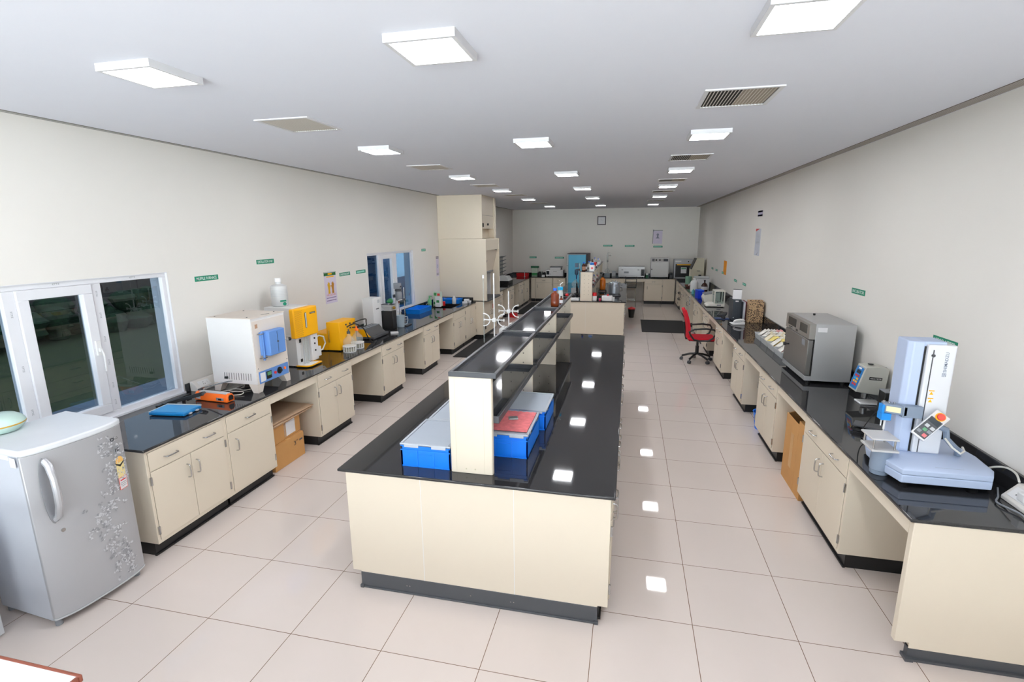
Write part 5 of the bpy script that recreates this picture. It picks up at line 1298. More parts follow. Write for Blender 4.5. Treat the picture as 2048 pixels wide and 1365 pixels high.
m.build('key', M_lgrey, t); MB().tube([(-.10+.006*math.cos(k*1.3)-.02, -.06+k*.006, .012+.006*math.sin(k*1.3)) for k in range(24)], .004, 6).build('cord', M_black, t)
o = tag(B(-.14,.1,-.09,.09,0,.008).build('mouse_pad', mat('pad_navy', (40,60,100), .6), bevel=.002), 'dark blue mouse pad at the worktop edge behind the telephone', 'mouse pad'); o.location = (4.86, 6.42+.0, ZC); o.location = (4.80, 6.62, ZC)
o = tag(MB().lathe((0,0,0),[(.03,0),(.034,.01),(.03,.025),(.012,.036),(.002,.037)],16,1,1.6).build('computer_mouse', M_black), 'black computer mouse on the dark blue pad', 'mouse'); o.location = (4.80, 6.60, ZC+.008)
t = thing('keyboard', 'dark keyboard lying flat between balance and computer tower', 'keyboard', (4.87, 7.15, ZC), 1.3)
B(-.2,.2,-.07,.07,0,.02).build('case', M_dgrey, t, bevel=.003); m = MB()
for i in range(14):
    for j in range(4): m.box(-.185+i*.0265,-.165+i*.0265,-.058+j*.03,-.036+j*.03,.02,.026)
m.build('key', M_black, t)

# analytical balances
def balance(x, y, label, s=1.0, shield=True):
    t = thing('analytical_balance', label, 'balance', (x, y, ZC), 0, 'laboratory balances')
    m = MB(); m.prism([(-.19,.012),(.17,.012),(.17,.075),(-.12,.075),(-.19,.04)], 0, .30, 'y'); m.build('base', M_beige if not shield else mat('balance_white', (228,226,216), .4), t, bevel=.005)
    m = MB()
    for xx in (-.15,.13):
        for yy in (.03,.27): m.cyl((xx,yy,0),(xx,yy,.014),.014,n=10)
    m.build('foot', M_black, t)
    if shield:
        m = MB()
        for xx in (-.04,.145):
            for yy in (.0,.275): m.box(xx,xx+.022,yy,yy+.022,.075,.325)
        m.box(-.04,.167,0,.297,.32,.34); m.build('shield_frame', mat('balance_white', (228,226,216), .4), t, bevel=.003)
        m = MB(); m.box(-.018,.145,.008,.011,.075,.32).box(-.018,.145,.285,.288,.075,.32).box(-.035,-.032,.022,.275,.075,.32); m.build('glass', M_clear, t)
        m = MB(); m.cyl((.055,.14,.075),(.055,.14,.11),.01,n=10).cyl((.055,.14,.11),(.055,.14,.115),.045,n=20); m.build('pan', M_chrome, t)
    m = MB(); m.box(.02,.10,-.001,.0,.03,.055); m.build('maker_badge', M_grey, t)
    return t
balance(4.90, 8.10, 'white analytical balance with a glass draft shield, nearest on the right bench')
t = thing('precision_balance', 'cream balance with a sloping grey cover behind the glass-shielded balance', 'balance', (4.93, 8.78, ZC), 0, 'laboratory balances')
m = MB(); m.prism([(-.16,0),(.16,0),(.16,.235),(-.16,.165),(-.19,.1)], 0, .34, 'y'); m.build('body', mat('balance_white', (228,226,216), .4), t, bevel=.008); m = MB(); m.prism([(-.17,.17),(.165,.243),(.165,.255),(-.17,.185)], -.01, .35, 'y'); m.build('cover', M_grey, t, bevel=.003)
t = thing('reagent_box', 'bright blue plastic box on the right bench edge', 'box', (4.76, 9.55, ZC), .15)
B(-.07,.07,-.12,.12,0,.19).build('body', mat('royal_blue', (10,50,190), .4), t, bevel=.006); B(-.074,.074,-.124,.124,.19,.2).build('lid', M_bcap, t, bevel=.003)
o = tag(MB().lathe((0,0,0), [(.05,0),(.055,.005),(.055,.09),(.03,.11),(.02,.115)], 18).build('red_lidded_pot', mat('dark_red', (96,20,24), .4)), 'small dark red pot beside the bright blue box', 'pot'); o.location = (4.92, 10.1, ZC)
t = thing('plastic_bottle', 'large white plastic bottle at the right bench edge', 'bottle', (4.79, 10.92, ZC))
MB().lathe((0,0,0), [(.085,0),(.095,.01),(.095,.24),(.07,.29),(.035,.31),(.035,.325)], 24).build('body', M_milk, t); MB().lathe((0,0,.322), [(.04,0),(.04,.03),(.035,.034)], 18).build('cap', M_white, t); MB().tube([(-.09,-.02,.2),(-.13,-.03,.2),(-.13,-.03,.16)], .012).build('spigot', M_white, t)
t = thing('white_carton', 'white boxy instrument behind the amber bottle on the right bench', 'instrument', (5.10, 11.75, ZC))
B(-.16,.18,0,.35,0,.28).build('casing', M_whitep, t, bevel=.006); B(-.2,.17,-.03,.3,.282,.32).build('lid', M_lgrey, t, bevel=.004)
t = thing('amber_bottle', 'dark amber round-shouldered reagent bottle in front of the white boxy instrument', 'bottle', (5.09, 11.25, ZC))
MB().lathe((0,0,0), [(.075,0),(.082,.006),(.082,.13),(.06,.18),(.022,.21),(.02,.25)], 22).build('body', M_amberdark, t); MB().lathe((0,0,.245), [(.025,0),(.025,.03),(.02,.034)], 14).build('cap', M_black, t); MB().lathe((0,0,.03), [(.083,0),(.0832,.04),(.083,.08)], 22).build('label', M_paper, t)
t = thing('spectrophotometer', 'beige cabinet instrument with a sloped dark front edge in the far right corner', 'instrument', (5.13, 13.3, ZC))
pr_ = [(-.17,.0),(.20,0),(.20,.74),(-.04,.74),(-.17,.42)]
MB().prism(pr_, 0, .45, 'y').build('casing', M_beige, t, bevel=.006); m = MB(); m.add([(-.175,-.004,.42),(-.045,-.004,.745),(-.02,-.004,.745),(-.15,-.004,.42),(-.175,.45,.42),(-.045,.45,.745),(-.02,.45,.745),(-.15,.45,.42)],[(0,1,2,3),(7,6,5,4),(0,4,5,1),(1,5,6,2),(2,6,7,3),(3,7,4,0)]); m.build('front_edge', M_black, t)
B(.0,.09,-.003,.0,.365,.38).build('nameplate', M_dgrey, t); m = MB(); m.box(.07,.13,-.003,.0,.0,.24); m.build('slot', M_dgrey, t); B(.05,.13,-.005,0,.22,.26).build('handle', M_black, t)
o = tag(MB().lathe((0,0,0), [(.08,0),(.085,.005),(.092,.24),(.085,.24),(.078,.01),(.002,.008)], 20).build('green_beaker', semi('green_plastic', (150,196,170), .8)), 'pale green plastic beaker on the right bench by the corner instrument', 'beaker'); o.location = (4.86, 12.9, ZC)
o = tag(MB().lathe((0,0,0), [(.10,0),(.13,.03),(.14,.06),(.13,.06),(.1,.01),(.002,.008)], 20).build('shallow_dish', mat('dish_brown', (120,84,74), .5)), 'shallow brown dish near the pale green beaker', 'dish'); o.location = (4.83, 12.2, ZC)
o = tag(MB().lathe((0,0,0), [(.035,0),(.04,.005),(.04,.08),(.025,.1),(.015,.11),(.015,.125)], 16).build('teal_bottle', mat('teal_plastic', (90,170,176), .4)), 'small teal bottle at the worktop edge before the white bottle', 'bottle'); o.location = (4.72, 10.4, ZC)
# things hung on the cabinet fronts of the right bench
t = thing('key_tassel', 'beaded white and dark hanging strip on the right bench front', 'hanging', (4.63, 10.25, .50))
m = MB()
for k in range(7): m.ball((0,.0,.32-k*.035), .013, 8)
m.build('bead', M_white, t); m = MB()
for k in range(6): m.ball((0,.0,.3025-k*.035), .010, 8)
m.build('bead', M_black, t); MB().tube([(.02,0,.37),(0,0,.33),(0,0,.1),(.0,.01,-.18)], .004).build('cord', M_cable, t)
for (y, z_, lb) in ((12.9,.60,'upper'),(12.9,.42,'lower')):
    o = tag(bow_handle((0,-.09,0),(0,.09,.03),(-.06,0,0),.014).build('black_clamp', M_black), '%s black clamp hanging on the far cabinet front of the right bench' % lb, 'clamp', 'black clamps on the far right cabinets'); o.location = (4.658, y, z_)

# right wall signs
sign((XR,2.87,1.785), RR, .31, .055, 'green wall sign reading INCUBATOR', 'INCUBATOR')
sign((XR,1.34,1.585), RR, .30, .058, 'green wall sign VISCO METER partly hidden by the gel strength tester', 'VISCO METER')
sign((XR,8.95,1.35), RR, .31, .05, 'small green wall sign, farther of the pair above the balances')
sign((XR,8.06,1.355), RR, .31, .05, 'small green wall sign, nearer of the pair above the balances')
for k, y in enumerate((10.55, 11.5, 12.2)): sign((XR,y,1.40-.0*k), RR, .3, .05, 'small pale green wall sign far down the right wall, %s' % ('just below the orange strip','second from the orange strip','farthest along')[k])
t = thing('wall_notice', 'tall orange strip on the far part of the right wall', 'notice', (XR,10.3,1.54)); panel((0,0,0),RR,(0,0,1),.38,.33,.002).build('sheet', mat('notice_orange', (236,150,20), .6), t)
t = thing('wall_notice', 'small white notice with dark blue bands high on the right wall', 'notice', (XR,7.26,2.71)); panel((0,0,0),RR,(0,0,1),.34,.10,.002).build('sheet', mat('notice_lilac', (176,174,200), .6), t)
for z_ in (.84,.14): plate(t, RR, 0, .34, .10, .5, z_, 1, .3, M_purple, 1)
t = thing('wall_notice', 'tall printed white sheet with a red corner on the right wall', 'notice', (XR,7.27,2.20)); panel((0,0,0),RR,(0,0,1),.38,.48,.002).build('sheet', mat('notice_white', (206,210,220), .7), t)
m = MB(); m.add([(-.003,.19,.24),(-.003,-.10,.24),(-.003,.19,.19)],[(0,1,2)]); m.build('red_corner', M_red, t, smooth=False)
for k in range(14): plate(t, RR, 0, .38, .48, .52, .80-k*.045, .8, .012, M_grey, 1)
m = MB(); m.add([(-.003,.10,-.22),(-.003,-.02,-.21),(-.003,-.10,-.15),(-.003,-.03,-.22)],[(0,1,2,3)]); m.build('signature', M_dgrey, t, smooth=False)

# cardboard and bin in the knee spaces
for k in range(3):
    o = tag(B(-.02,.02,-.005,.005,0,.0).build('x', M_card), 'x', 'x') if False else None
t = thing('cardboard_sheet', 'tall folded cardboard carton standing in the right knee space, front one', 'cardboard', (4.80, 2.06, 0))
m = MB(); m.add([(-.09,.25,.0),(.25,.35,0),(.25,.37,0),(-.09,.27,0),(-.09,.25,.64),(.25,.35,.70),(.25,.37,.70),(-.09,.27,.64)],[(0,3,2,1),(4,5,6,7),(0,1,5,4),(1,2,6,5),(2,3,7,6),(3,0,4,7)]); m.build('sheet', M_card, t)
t = thing('cardboard_sheet', 'tall folded cardboard carton standing in the right knee space, by the cabinet side', 'cardboard', (4.80, 2.06, 0))
m = MB(); m.box(-.10,.28,-.30,-.12,0,.70); m.box(-.10,-.095,-.12,.24,0,.66); m.build('sheet', M_card, t, bevel=.004); m = MB(); m.box(-.1015,-.100,-.02,.06,.18,.52); m.build('tape', mat('parcel_tape', (196,150,90), .3), t)
t = thing('waste_bin', 'small blue plastic bin in the right knee space', 'bin', (4.83, 3.56, 0))
m = MB(); m.lathe((0,0,0), [(.10,0),(.13,.21),(.137,.215),(.124,.21),(.095,.01),(.002,.008)], 24); m.build('body', M_blue, t)

# red chair
t = thing('office_chair', 'red office chair with black arms pulled up to the right bench', 'chair', (4.44, 6.93, 0), 0)
m = MB(); n = 10
def pad(cx, cz, w, d, h, rot, bow):  # seat or back cushion
    vs_ = []; fs_ = []
    return None
s = MB(); s.box(-.20,.29,-.23,.23,.435,.485); s.build('seat', M_redfab, t, bevel=.03, seg=4)
B(-.18,.26,-.2,.2,.42,.437).build('seat_shell', M_black, t, bevel=.01)
m = MB(); vs_ = []; fs_ = []
N1 = 9; N2 = 7
for s_ in (0,1):
    for i in range(N1):
        z_ = .46+.54*i/(N1-1)
        for j in range(N2):
            u = (j/(N2-1)-.5)*2; hw = .20*(1-.15*(i/(N1-1))**3); xx = -.175-.10*((z_-.46)/.54)+.03*math.sin(PI*(z_-.46)/.54)-.035*(1-u*u)*0+.03*u*u - (.05 if s_ else 0)
            vs_.append((xx, u*hw, z_))
for i in range(N1-1):
    for j in range(N2-1):
        q = i*N2+j; fs_.append((q,q+1,q+N2+1,q+N2)); o2 = N1*N2; fs_.append((o2+q,o2+q+N2,o2+q+N2+1,o2+q+1))
o2 = N1*N2
for i in range(N1-1):
    for j in (0,N2-1): q = i*N2+j; fs_.append((q,q+N2,o2+q+N2,o2+q) if j == 0 else (q,o2+q,o2+q+N2,q+N2))
for j in range(N2-1):
    for i in (0,N1-1): q = i*N2+j; fs_.append((q,o2+q,o2+q+1,q+1) if i == 0 else (q,q+1,o2+q+1,o2+q))
m.add(vs_, fs_); m.build('backrest', M_redfab, t, bevel=.015, seg=3)
MB().tube([(-.10,0,.42),(-.21,0,.43),(-.235,0,.55),(-.265,0,.75)], .02, 8).build('back_bar', M_black, t)
for s_ in (-1,1):
    MB().tube([(-.19,s_*.24,.60),(-.10,s_*.265,.655),(.10,s_*.265,.67),(.24,s_*.265,.655),(.275,s_*.265,.60),(.23,s_*.26,.50),(.15,s_*.24,.445),(.0,s_*.225,.435),(-.10,s_*.235,.46),(-.16,s_*.24,.54)], .017, 8, True).build('armrest', M_black, t)
MB().cyl((0,0,.16),(0,0,.30),.032,n=14).cyl((0,0,.30),(0,0,.42),.02,n=12).build('column', M_black, t); m = MB(); m.box(-.10,.10,-.08,.08,.395,.422); m.build('mechanism', M_black, t); MB().tube([(.02,-.06,.40),(.03,-.2,.385)], .007).build('lever', M_black, t)
for k in range(5):
    a = 2*PI*k/5+.35; c_, s_ = math.cos(a), math.sin(a)
    MB().tube([(0,0,.15),(.12*c_,.12*s_,.135),(.24*c_,.24*s_,.095),(.265*c_,.265*s_,.085)], .02, 8).build('base_spoke', M_black, t)
    m = MB()
    for e in (-.016,.016): p = Vector((.275*c_-e*s_, .275*s_+e*c_, .031)); ax = Vector((-s_,c_,0))*.010; m.cyl(p-ax, p+ax, .03, n=14)
    m.cyl((.265*c_,.265*s_,.05),(.265*c_,.265*s_,.09),.009,n=8); m.build('caster', M_dgrey, t)

# ================================================================== far island
fy0 = 8.62; fy1 = 13.0
t = thing('worktop', 'black granite worktop of the far island bench', 'worktop', (0,0,0)); m = MB(); slab(m, ix0, ix1-.02, fy0, fy1); m.build('slab', M_gran, t, bevel=.006)
t = thing('end_panel', 'cream end panel of the far island bench', 'panel', (0,0,0)); MB().prism([(px0,.11),(px1-.02,.11),(px1-.02,zs-.0006),(px0,zs-.0006)], fy0+.02, fy0+.049, 'y').build('panel', M_cream, t, bevel=.003); B(px0+.05,px1-.07,fy0+.03,fy0+.048,0,.11).build('toe_kick', M_dgrey, t)
m = MB(); m.box(2.2,2.203,fy0+.0192,fy0+.021,.12,zs-.001); m.build('seam', M_white, t)
nw = (fy1-.02-fy0-.05)/5
for k in range(5):
    nm = ('nearest','second','third','fourth','farthest')[k]
    cabinet(nw, .845, 'double', 'cream cabinet on the right side of the far island, %s from the camera' % nm, (px1-.02, fy0+.05+k*nw, 0), PI/2, 'far island cabinets on the right side')
    cabinet(nw, .845, 'double', 'cream cabinet on the left side of the far island, %s from the camera' % nm, (px0, fy0+.05+(k+1)*nw, 0), -PI/2, 'far island cabinets on the left side')
t = thing('reagent_rack', 'two-tier reagent rack crowded with bottles on the far island', 'rack', (0,0,0))
for y in (fy0+.04, 10.1, 11.6, 12.9): upright(y, t, 2.07, 2.34, 1.525)
rack_tray(2.06, 2.36, fy0+.02, 12.92, 1.525, t, .012); rack_tray(2.065, 2.375, fy0+.07, 12.85, 1.18, t, .03)
ZS = 1.532
def lab_bottle(x, y, z_, r, h, body, cap, label, lab=None, group=None, name='reagent_bottle', neck=.35):
    t = thing(name, label, 'bottle', (x, y, z_), 0, group)
    MB().lathe((0,0,0), [(r*.92,0),(r,.005),(r,h*.62),(r*.86,h*.70),(r*neck,h*.80),(r*neck,h*.88)], 20).build('body', body, t)
    MB().lathe((0,0,h*.87), [(r*neck*1.25,0),(r*neck*1.25,h*.12),(r*neck*1.1,h*.13)], 16).build('cap', cap, t)
    if lab: MB().lathe((0,0,h*.15), [(r*1.003,0),(r*1.006,h*.2),(r*1.003,h*.38)], 20).build('label', lab, t)
    return t
M_ambg = mat('amber_glass_bottle', (110,44,14), .1, var=.1)
zt_ = 1.533
lab_bottle(2.281, 3.10, zt_, .05, .215, M_ambg, M_bcap, 'large amber reagent bottle with a blue cap on the near rack', None)
lab_bottle(2.335, 3.27, zt_, .022, .10, M_ambg, M_black, 'small amber bottle with a white label on the near rack', M_paper)
t = thing('squeeze_bottle', 'white wash bottle with a cyan cap on the near rack', 'bottle', (2.30, 3.44, zt_)); MB().lathe((0,0,0), [(.028,0),(.036,.01),(.04,.06),(.036,.11),(.03,.145),(.028,.16)], 20).build('body', M_milk, t); MB().lathe((0,0,.158), [(.036,0),(.036,.035),(.03,.038)], 18).build('cap', M_cyan, t); MB().tube([(0,0,.19),(0,0,.23),(.03,0,.25)], .005).build('spout', M_clear if False else M_white, t)
o = tag(MB().cyl((0,0,0),(0,0,.05),.017,n=12).cyl((0,0,.05),(0,0,.14),.02,n=12).build('burner_tool', M_black), 'black gas lighter with a red tip lying on the near rack', 'lighter'); o.location = (2.33, 4.0, zt_+.021); o.rotation_euler = (0, PI/2, 2.8); o.location = (2.30, 4.05, zt_+.022)
m = MB(); m.cyl((0,0,-.03),(0,0,0),.02,n=12); q = m.build('red_tip', M_red, o)
lab_bottle(2.13, 8.75, ZS, .043, .215, M_amberdark, M_bcap, 'dark amber bottle with a blue cap at the left of the far rack top', mat('label_rust', (160,120,100), .7))
t = thing('reagent_carton', 'white square bottle with a blue cap on top of the far rack', 'bottle', (2.315, 8.76, ZS)); B(-.058,.058,-.05,.05,0,.15).build('body', M_white, t, bevel=.008); MB().lathe((0,0,.15), [(.045,0),(.042,.05),(.03,.055)], 16).build('cap', mat('cap_mid_blue', (30,110,190), .4), t); m = MB(); m.box(-.02,.03,-.0515,-.05,.06,.10); m.build('print', M_pink, t)
t = thing('dropper_bottle', 'clear squeeze bottle with a red collar at the right end of the far rack', 'bottle', (2.40-.06, 9.4, ZS)); MB().lathe((0,0,0), [(.028,0),(.03,.005),(.03,.09),(.02,.1)], 16).build('body', M_labg, t); MB().lathe((0,0,.098), [(.034,0),(.034,.07),(.02,.08)], 16).build('collar', M_red, t); MB().lathe((0,0,.178), [(.018,0),(.006,.06),(.003,.09)], 12).build('nozzle', M_milk, t)
GB = 'assorted reagent bottles on the far rack'
for k in range(9):
    r = random.Random(k+3); dark = k % 3
    lab_bottle(2.14+.16*(k % 2)+.01*k % .03, 9.15+k*.36, ZS, r.uniform(.03,.042), r.uniform(.13,.19), (M_amberdark, M_milk, M_labg)[dark], (M_black, M_white, M_bcap)[dark], '%s reagent bottle on the far rack top, %s from its front end' % (('dark amber','white','clear')[dark], ('first','second','third','fourth','fifth','sixth','seventh','eighth','ninth')[k]), M_paper, GB)
for k in range(7):
    r = random.Random(k+30); dark = (1,0,1,2,1,0,1)[k]
    lab_bottle(2.29, 8.86+k*.36, 1.196, .04, r.uniform(.15,.19), (M_amberdark, M_milk, M_labg)[dark], (M_red, M_white, M_bcap)[dark], '%s reagent bottle on the far rack lower tier, %s from its front end' % (('dark amber','white','clear')[dark], ('first','second','third','fourth','fifth','sixth','seventh')[k]), M_pink if dark == 1 else M_paper, GB)
# on the far island worktop
t = thing('storage_jar', 'white jar with a red lid beside the far rack end panel', 'jar', (2.392, 8.72, ZC)); MB().lathe((0,0,0), [(.045,0),(.05,.005),(.05,.105),(.044,.115)], 20).build('body', M_white, t); MB().lathe((0,0,.113), [(.046,0),(.048,.06),(.044,.072)], 20).build('lid', M_red, t)
t = thing('plastic_jerrycan', 'white rectangular plastic container at the front of the far island', 'container', (2.69, 8.73, ZC)); B(-.135,.105,-.06,.06,0,.12).build('body', M_white, t, bevel=.02, seg=3); B(.105,.15,-.05,.05,0,.09).build('side_tray', M_milk, t, bevel=.004); MB().lathe((.0,0,.118), [(.022,0),(.022,.03),(.018,.032)], 14).build('cap', M_red, t); 
o = tag(MB().lathe((0,0,0), [(.018,0),(.02,.004),(.02,.05),(.014,.06)], 14).build('pink_vial', mat('vial_pink', (190,50,90), .4)), 'small pink-capped vial between the white jar and container', 'vial'); o.location = (2.515, 8.70, ZC)
t = thing('steam_autoclave', 'round silver pressure drum with clamps on the far island', 'autoclave', (2.80, 9.75, ZC))
MB().lathe((0,0,.06), [(.13,0),(.135,.005),(.135,.10),(.139,.102),(.139,.107),(.135,.109),(.135,.17),(.139,.172),(.139,.177),(.135,.18),(.135,.225),(.13,.23)], 32).build('drum', mat('drum_alu', (178,186,196), .35, .8), t); MB().lathe((0,0,.288), [(.138,0),(.138,.012),(.12,.04),(.06,.055),(.02,.06)], 32).build('lid', mat('drum_alu', (178,186,196), .35, .8), t)
m = MB()
for k in range(6): a = k*PI/3+.3; m.cyl((.138*math.cos(a),.138*math.sin(a),.27),(.138*math.cos(a),.138*math.sin(a),.33),.012,n=8)
m.build('lid_clamp', M_chrome, t); m = MB(); m.cyl((.03,.0,.345),(.03,0,.39),.014,n=10).cyl((-.05,.0,.34),(-.05,0,.375),.02,n=10); m.build('valve', M_chrome, t); MB().lathe((0,0,0), [(.16,0),(.165,.02),(.12,.06)], 28).build('stand', M_dgrey, t); MB().tube([(.135,0,.2),(.18,.02,.2),(.19,.02,.12),(.14,.0,.12)], .008).build('handle', M_black, t)
t = thing('amber_bottle', 'tall orange-amber gas bottle standing on a tray on the far island', 'bottle', (2.475, 10.6, ZC+.05)); MB().lathe((0,0,0), [(.06,0),(.075,.02),(.078,.20),(.068,.27),(.03,.31),(.025,.33)], 24).build('body', mat('orange_amber', (196,104,24), .15), t); MB().lathe((0,0,.325), [(.035,0),(.035,.03),(.025,.04)], 14).build('cap', M_black, t)
B(-.1,.1,-.1,.1,-.05,0).build('stand', M_black, t, bevel=.004)
t = thing('balance_stand', 'black burner ring stand with a pale top on the far island behind the white jar', 'stand', (2.50, 9.55, ZC)); B(-.09,.11,-.12,.12,0,.02).build('base', M_black, t); B(-.07,.09,-.1,.1,.10,.125).build('top', M_black, t); m = MB()
for x in (-.06,.08):
    for y in (-.09,.09): m.cyl((x,y,.02),(x,y,.10),.006,n=8)
m.build('post', M_chrome, t)
t = thing('rotary_flask', 'round glass flask on a dark stand with blue stirrer head left of the far rack', 'flask', (1.86, 9.55, ZC))
B(-.11,.13,-.12,.12,0,.04).build('base', M_dgrey, t, bevel=.005); MB().lathe((0,0,.04), [(.09,0),(.095,.01),(.095,.15),(.105,.155)], 24).build('bath', M_lgrey, t); MB().lathe((0,0,.20), [(.02,0),(.085,.05),(.09,.09),(.06,.15),(.025,.17),(.025,.2)], 22).build('flask', M_labg, t)
MB().cyl((.10,.06,.04),(.10,.06,.80),.010,n=10).build('post', M_chrome, t); m = MB(); m.lathe((.03,0,.52), [(.03,0),(.045,.02),(.045,.12),(.035,.13)], 16); m.box(-.01,.07,-.03,.03,.70,.80); m.build('motor', mat('motor_slate', (60,84,110), .4), t); MB().cyl((.03,0,.42),(.03,0,.52),.012,n=10).build('chuck', mat('chuck_blue', (20,40,110), .4), t); MB().cyl((.03,0,.25),(.03,0,.42),.005,n=8).build('shaft', M_chrome, t); B(.02,.11,-.01,.07,.62,.66).build('bracket', M_black, t)
t = thing('microscope', 'black microscope against the left side of the far rack', 'microscope', (1.96, 9.0, ZC)); B(-.06,.06,-.09,.09,0,.03).build('base', M_lgrey, t, bevel=.005); MB().tube([(0,.06,.03),(0,.075,.15),(0,.05,.25),(0,.0,.27)], .022).build('arm', M_black, t); B(-.06,.06,-.05,.06,.11,.125).build('stage', M_black, t); MB().cyl((0,-.02,.18),(0,-.02,.30),.022,n=14).cyl((0,-.02,.30),(0,-.07,.37),.016,n=12).build('tube', M_black, t); MB().cyl((-.04,.07,.10),(.04,.07,.10),.025,n=14).build('focus_knob', M_black, t)
o = tag(B(-.1,.1,-.1,.1,0,.05).build('white_instrument_box', M_white, bevel=.006), 'low white box left of the far rack end panel', 'box'); o.location = (1.945, 8.75, ZC)
t = thing('fire_bucket', 'black bin with a red lid on the floor right of the far island', 'bin', (3.25, 11.9, 0)); MB().lathe((0,0,0), [(.07,0),(.10,.24),(.105,.245)], 20).build('body', M_black, t); MB().lathe((0,0,.245), [(.11,0),(.10,.03),(.03,.06),(.01,.07)], 20).build('lid', M_red, t)

# ================================================================== far wall
t = thing('blue_refrigerator', 'tall light blue fridge standing against the far wall', 'fridge', (1.02, 14.80, 0), -.06)
m = MB(); m.box(0,.72,.06,.72,.03,1.70); m.build('cabinet', mat('fridge_dark', (70,66,70), .5), t, bevel=.01); M_fb = mat('fridge_blue', (96,190,228), .3, var=.12, scale=3)
m = MB(); m.box(.06,.66,.0,.058,.06,1.66); dr = m.build('door', M_fb, t, bevel=.015, seg=3); m = MB(); m.box(0,.055,.0,.058,.06,1.68); m.build('side_trim', M_lgrey, t, bevel=.006); m = MB(); m.box(.055,.66,-.001,.057,1.66,1.675); m.build('top_trim', M_lgrey, t)
m = MB(); m.box(.0,.056,-.002,.0,1.28,1.29); m.build('door_split', M_dgrey, t); m = MB(); m.box(.05,.1,.1,.15,0,.03).box(.6,.65,.1,.15,0,.03).box(.05,.1,.6,.65,0,.03).box(.6,.65,.6,.65,0,.03); m.build('foot', M_black, t)
t = thing('desktop_printer', 'white boxy printer-like instrument on the far wall bench left of the blue fridge', 'printer', (.24, 15.12, ZC))
m = MB(); m.box(0,.62,0,.40,.012,.235); cs = m.build('casing', M_white, t, bevel=.008); m = MB(); m.box(.15,.53,.03,.36,.235,.315); m.build('top_tray', M_white, t, bevel=.006); m = MB(); m.box(.13,.55,.05,.37,.315,.345); m.build('lid', M_grey, t, bevel=.004)
B(.02,.12,-.002,0,.07,.20).build('screen', M_screen, cs); B(.14,.17,-.002,0,.08,.10).build('button', M_grey, cs); B(.26,.39,-.002,0,.185,.195).build('maker_strip', M_dgrey, cs); m = MB(); m.box(.05,.1,.05,.1,0,.013).box(.5,.55,.05,.1,0,.013).box(.05,.1,.3,.35,0,.013).box(.5,.55,.3,.35,0,.013); m.build('foot', M_black, t)
t = thing('steel_water_bath', 'wide low stainless steel oven on the far wall bench behind the stool', 'oven', (2.78, 15.08, ZC))
m = MB(); m.box(0,.88,0,.5,.015,.37); cs = m.build('casing', M_steel, t, bevel=.006); m = MB(); m.box(.06,.74,-.025,0,.06,.285); dr = m.build('door', M_steel, t, bevel=.006); m = MB(); m.box(.10,.16,-.045,-.025,.255,.27).box(.64,.70,-.045,-.025,.255,.27); m.build('door_catch', M_black, dr); m = MB(); m.box(.76,.87,-.005,0,.06,.285); cp = m.build('control_panel', M_dgrey, t); m = MB()
for z_ in (.11,.17,.23): m.cyl((.815,-.005,z_),(.815,-.02,z_),.018,n=12)
m.build('knob', M_black, cp); panel((.27,-.0255,.18),(1,0,0),(0,0,1),.16,.06,.001).build('notice', M_grey, dr); m = MB()
for x in (.06,.82):
    for y in (.05,.45): m.cyl((x,y,0),(x,y,.016),.02,n=10)
m.build('foot', M_black, t)
t = thing('laboratory_oven', 'white upright oven with dials on the far wall bench', 'oven', (3.86, 15.08, ZC))
m = MB(); m.box(0,.58,0,.48,.02,.66); cs = m.build('casing', M_whitep, t, bevel=.006); m = MB(); m.box(.015,.565,-.012,0,.05,.535); dr = m.build('door', mat('oven_door_white', (220,220,218), .35), t, bevel=.006); m = MB(); m.box(.015,.565,-.006,0,.55,.645); cp = m.build('control_panel', mat('oven_panel', (190,186,186), .4), t)
m = MB(); m.cyl((.165,-.006,.60),(.165,-.022,.60),.03,n=16).cyl((.28,-.006,.60),(.28,-.022,.60),.03,n=16); m.build('dial', M_black, cp); m = MB(); m.box(.03,.11,-.008,-.006,.56,.64).box(.40,.545,-.008,-.006,.56,.64); m.build('display', M_dgrey, cp); MB().cyl((.03,-.012,.29),(.03,-.035,.29),.02,n=12).build('door_knob', M_black, dr); m = MB()
for x in (.05,.53):
    for y in (.05,.43): m.cyl((x,y,0),(x,y,.021),.02,n=10)
m.build('foot', M_black, t)
t = thing('chromatography_cabinet', 'grey cabinet with a black viewing window in the far right corner', 'instrument', (4.62, 15.12, ZC))
m = MB(); m.box(0,.60,0,.45,0,.62); cs = m.build('casing', M_lgrey, t, bevel=.006); m = MB(); m.box(.04,.56,-.006,0,.03,.47); w_ = m.build('window', M_black, t, bevel=.003); B(.08,.52,-.009,-.006,.43,.455).build('yellow_strip', M_yellow, w_); B(.22,.40,-.009,-.006,.16,.36).build('printed_card', M_paper, w_); B(.23,.39,-.0105,-.009,.30,.345).build('card_header', M_lcd, w_); B(.03,.22,-.003,0,.54,.58).build('nameplate', M_white, t); MB().cyl((.45,-.003,.55),(.45,-.02,.55),.02,n=12).build('dial', M_black, t)
o = tag(B(-.04,.04,-.05,.05,0,.10).build('green_carton', mat('green_dark', (24,90,60), .5)), 'small dark green carton between the two far ovens', 'carton'); o.location = (3.74, 15.05, ZC); 
o = tag(B(-.04,.04,-.04,.04,0,.06).build('white_tub', M_white), 'small white tub on the dark green carton', 'tub'); o.location = (3.74, 15.06, ZC+.10)
t = thing('grey_timer', 'grey block beside the white oven on the far wall bench', 'instrument', (4.52, 15.05, ZC)); B(-.04,.05,-.05,.1,0,.18).build('casing', M_dgrey, t, bevel=.004); B(-.03,.04,-.052,-.05,.1,.16).build('display', M_screen, t)
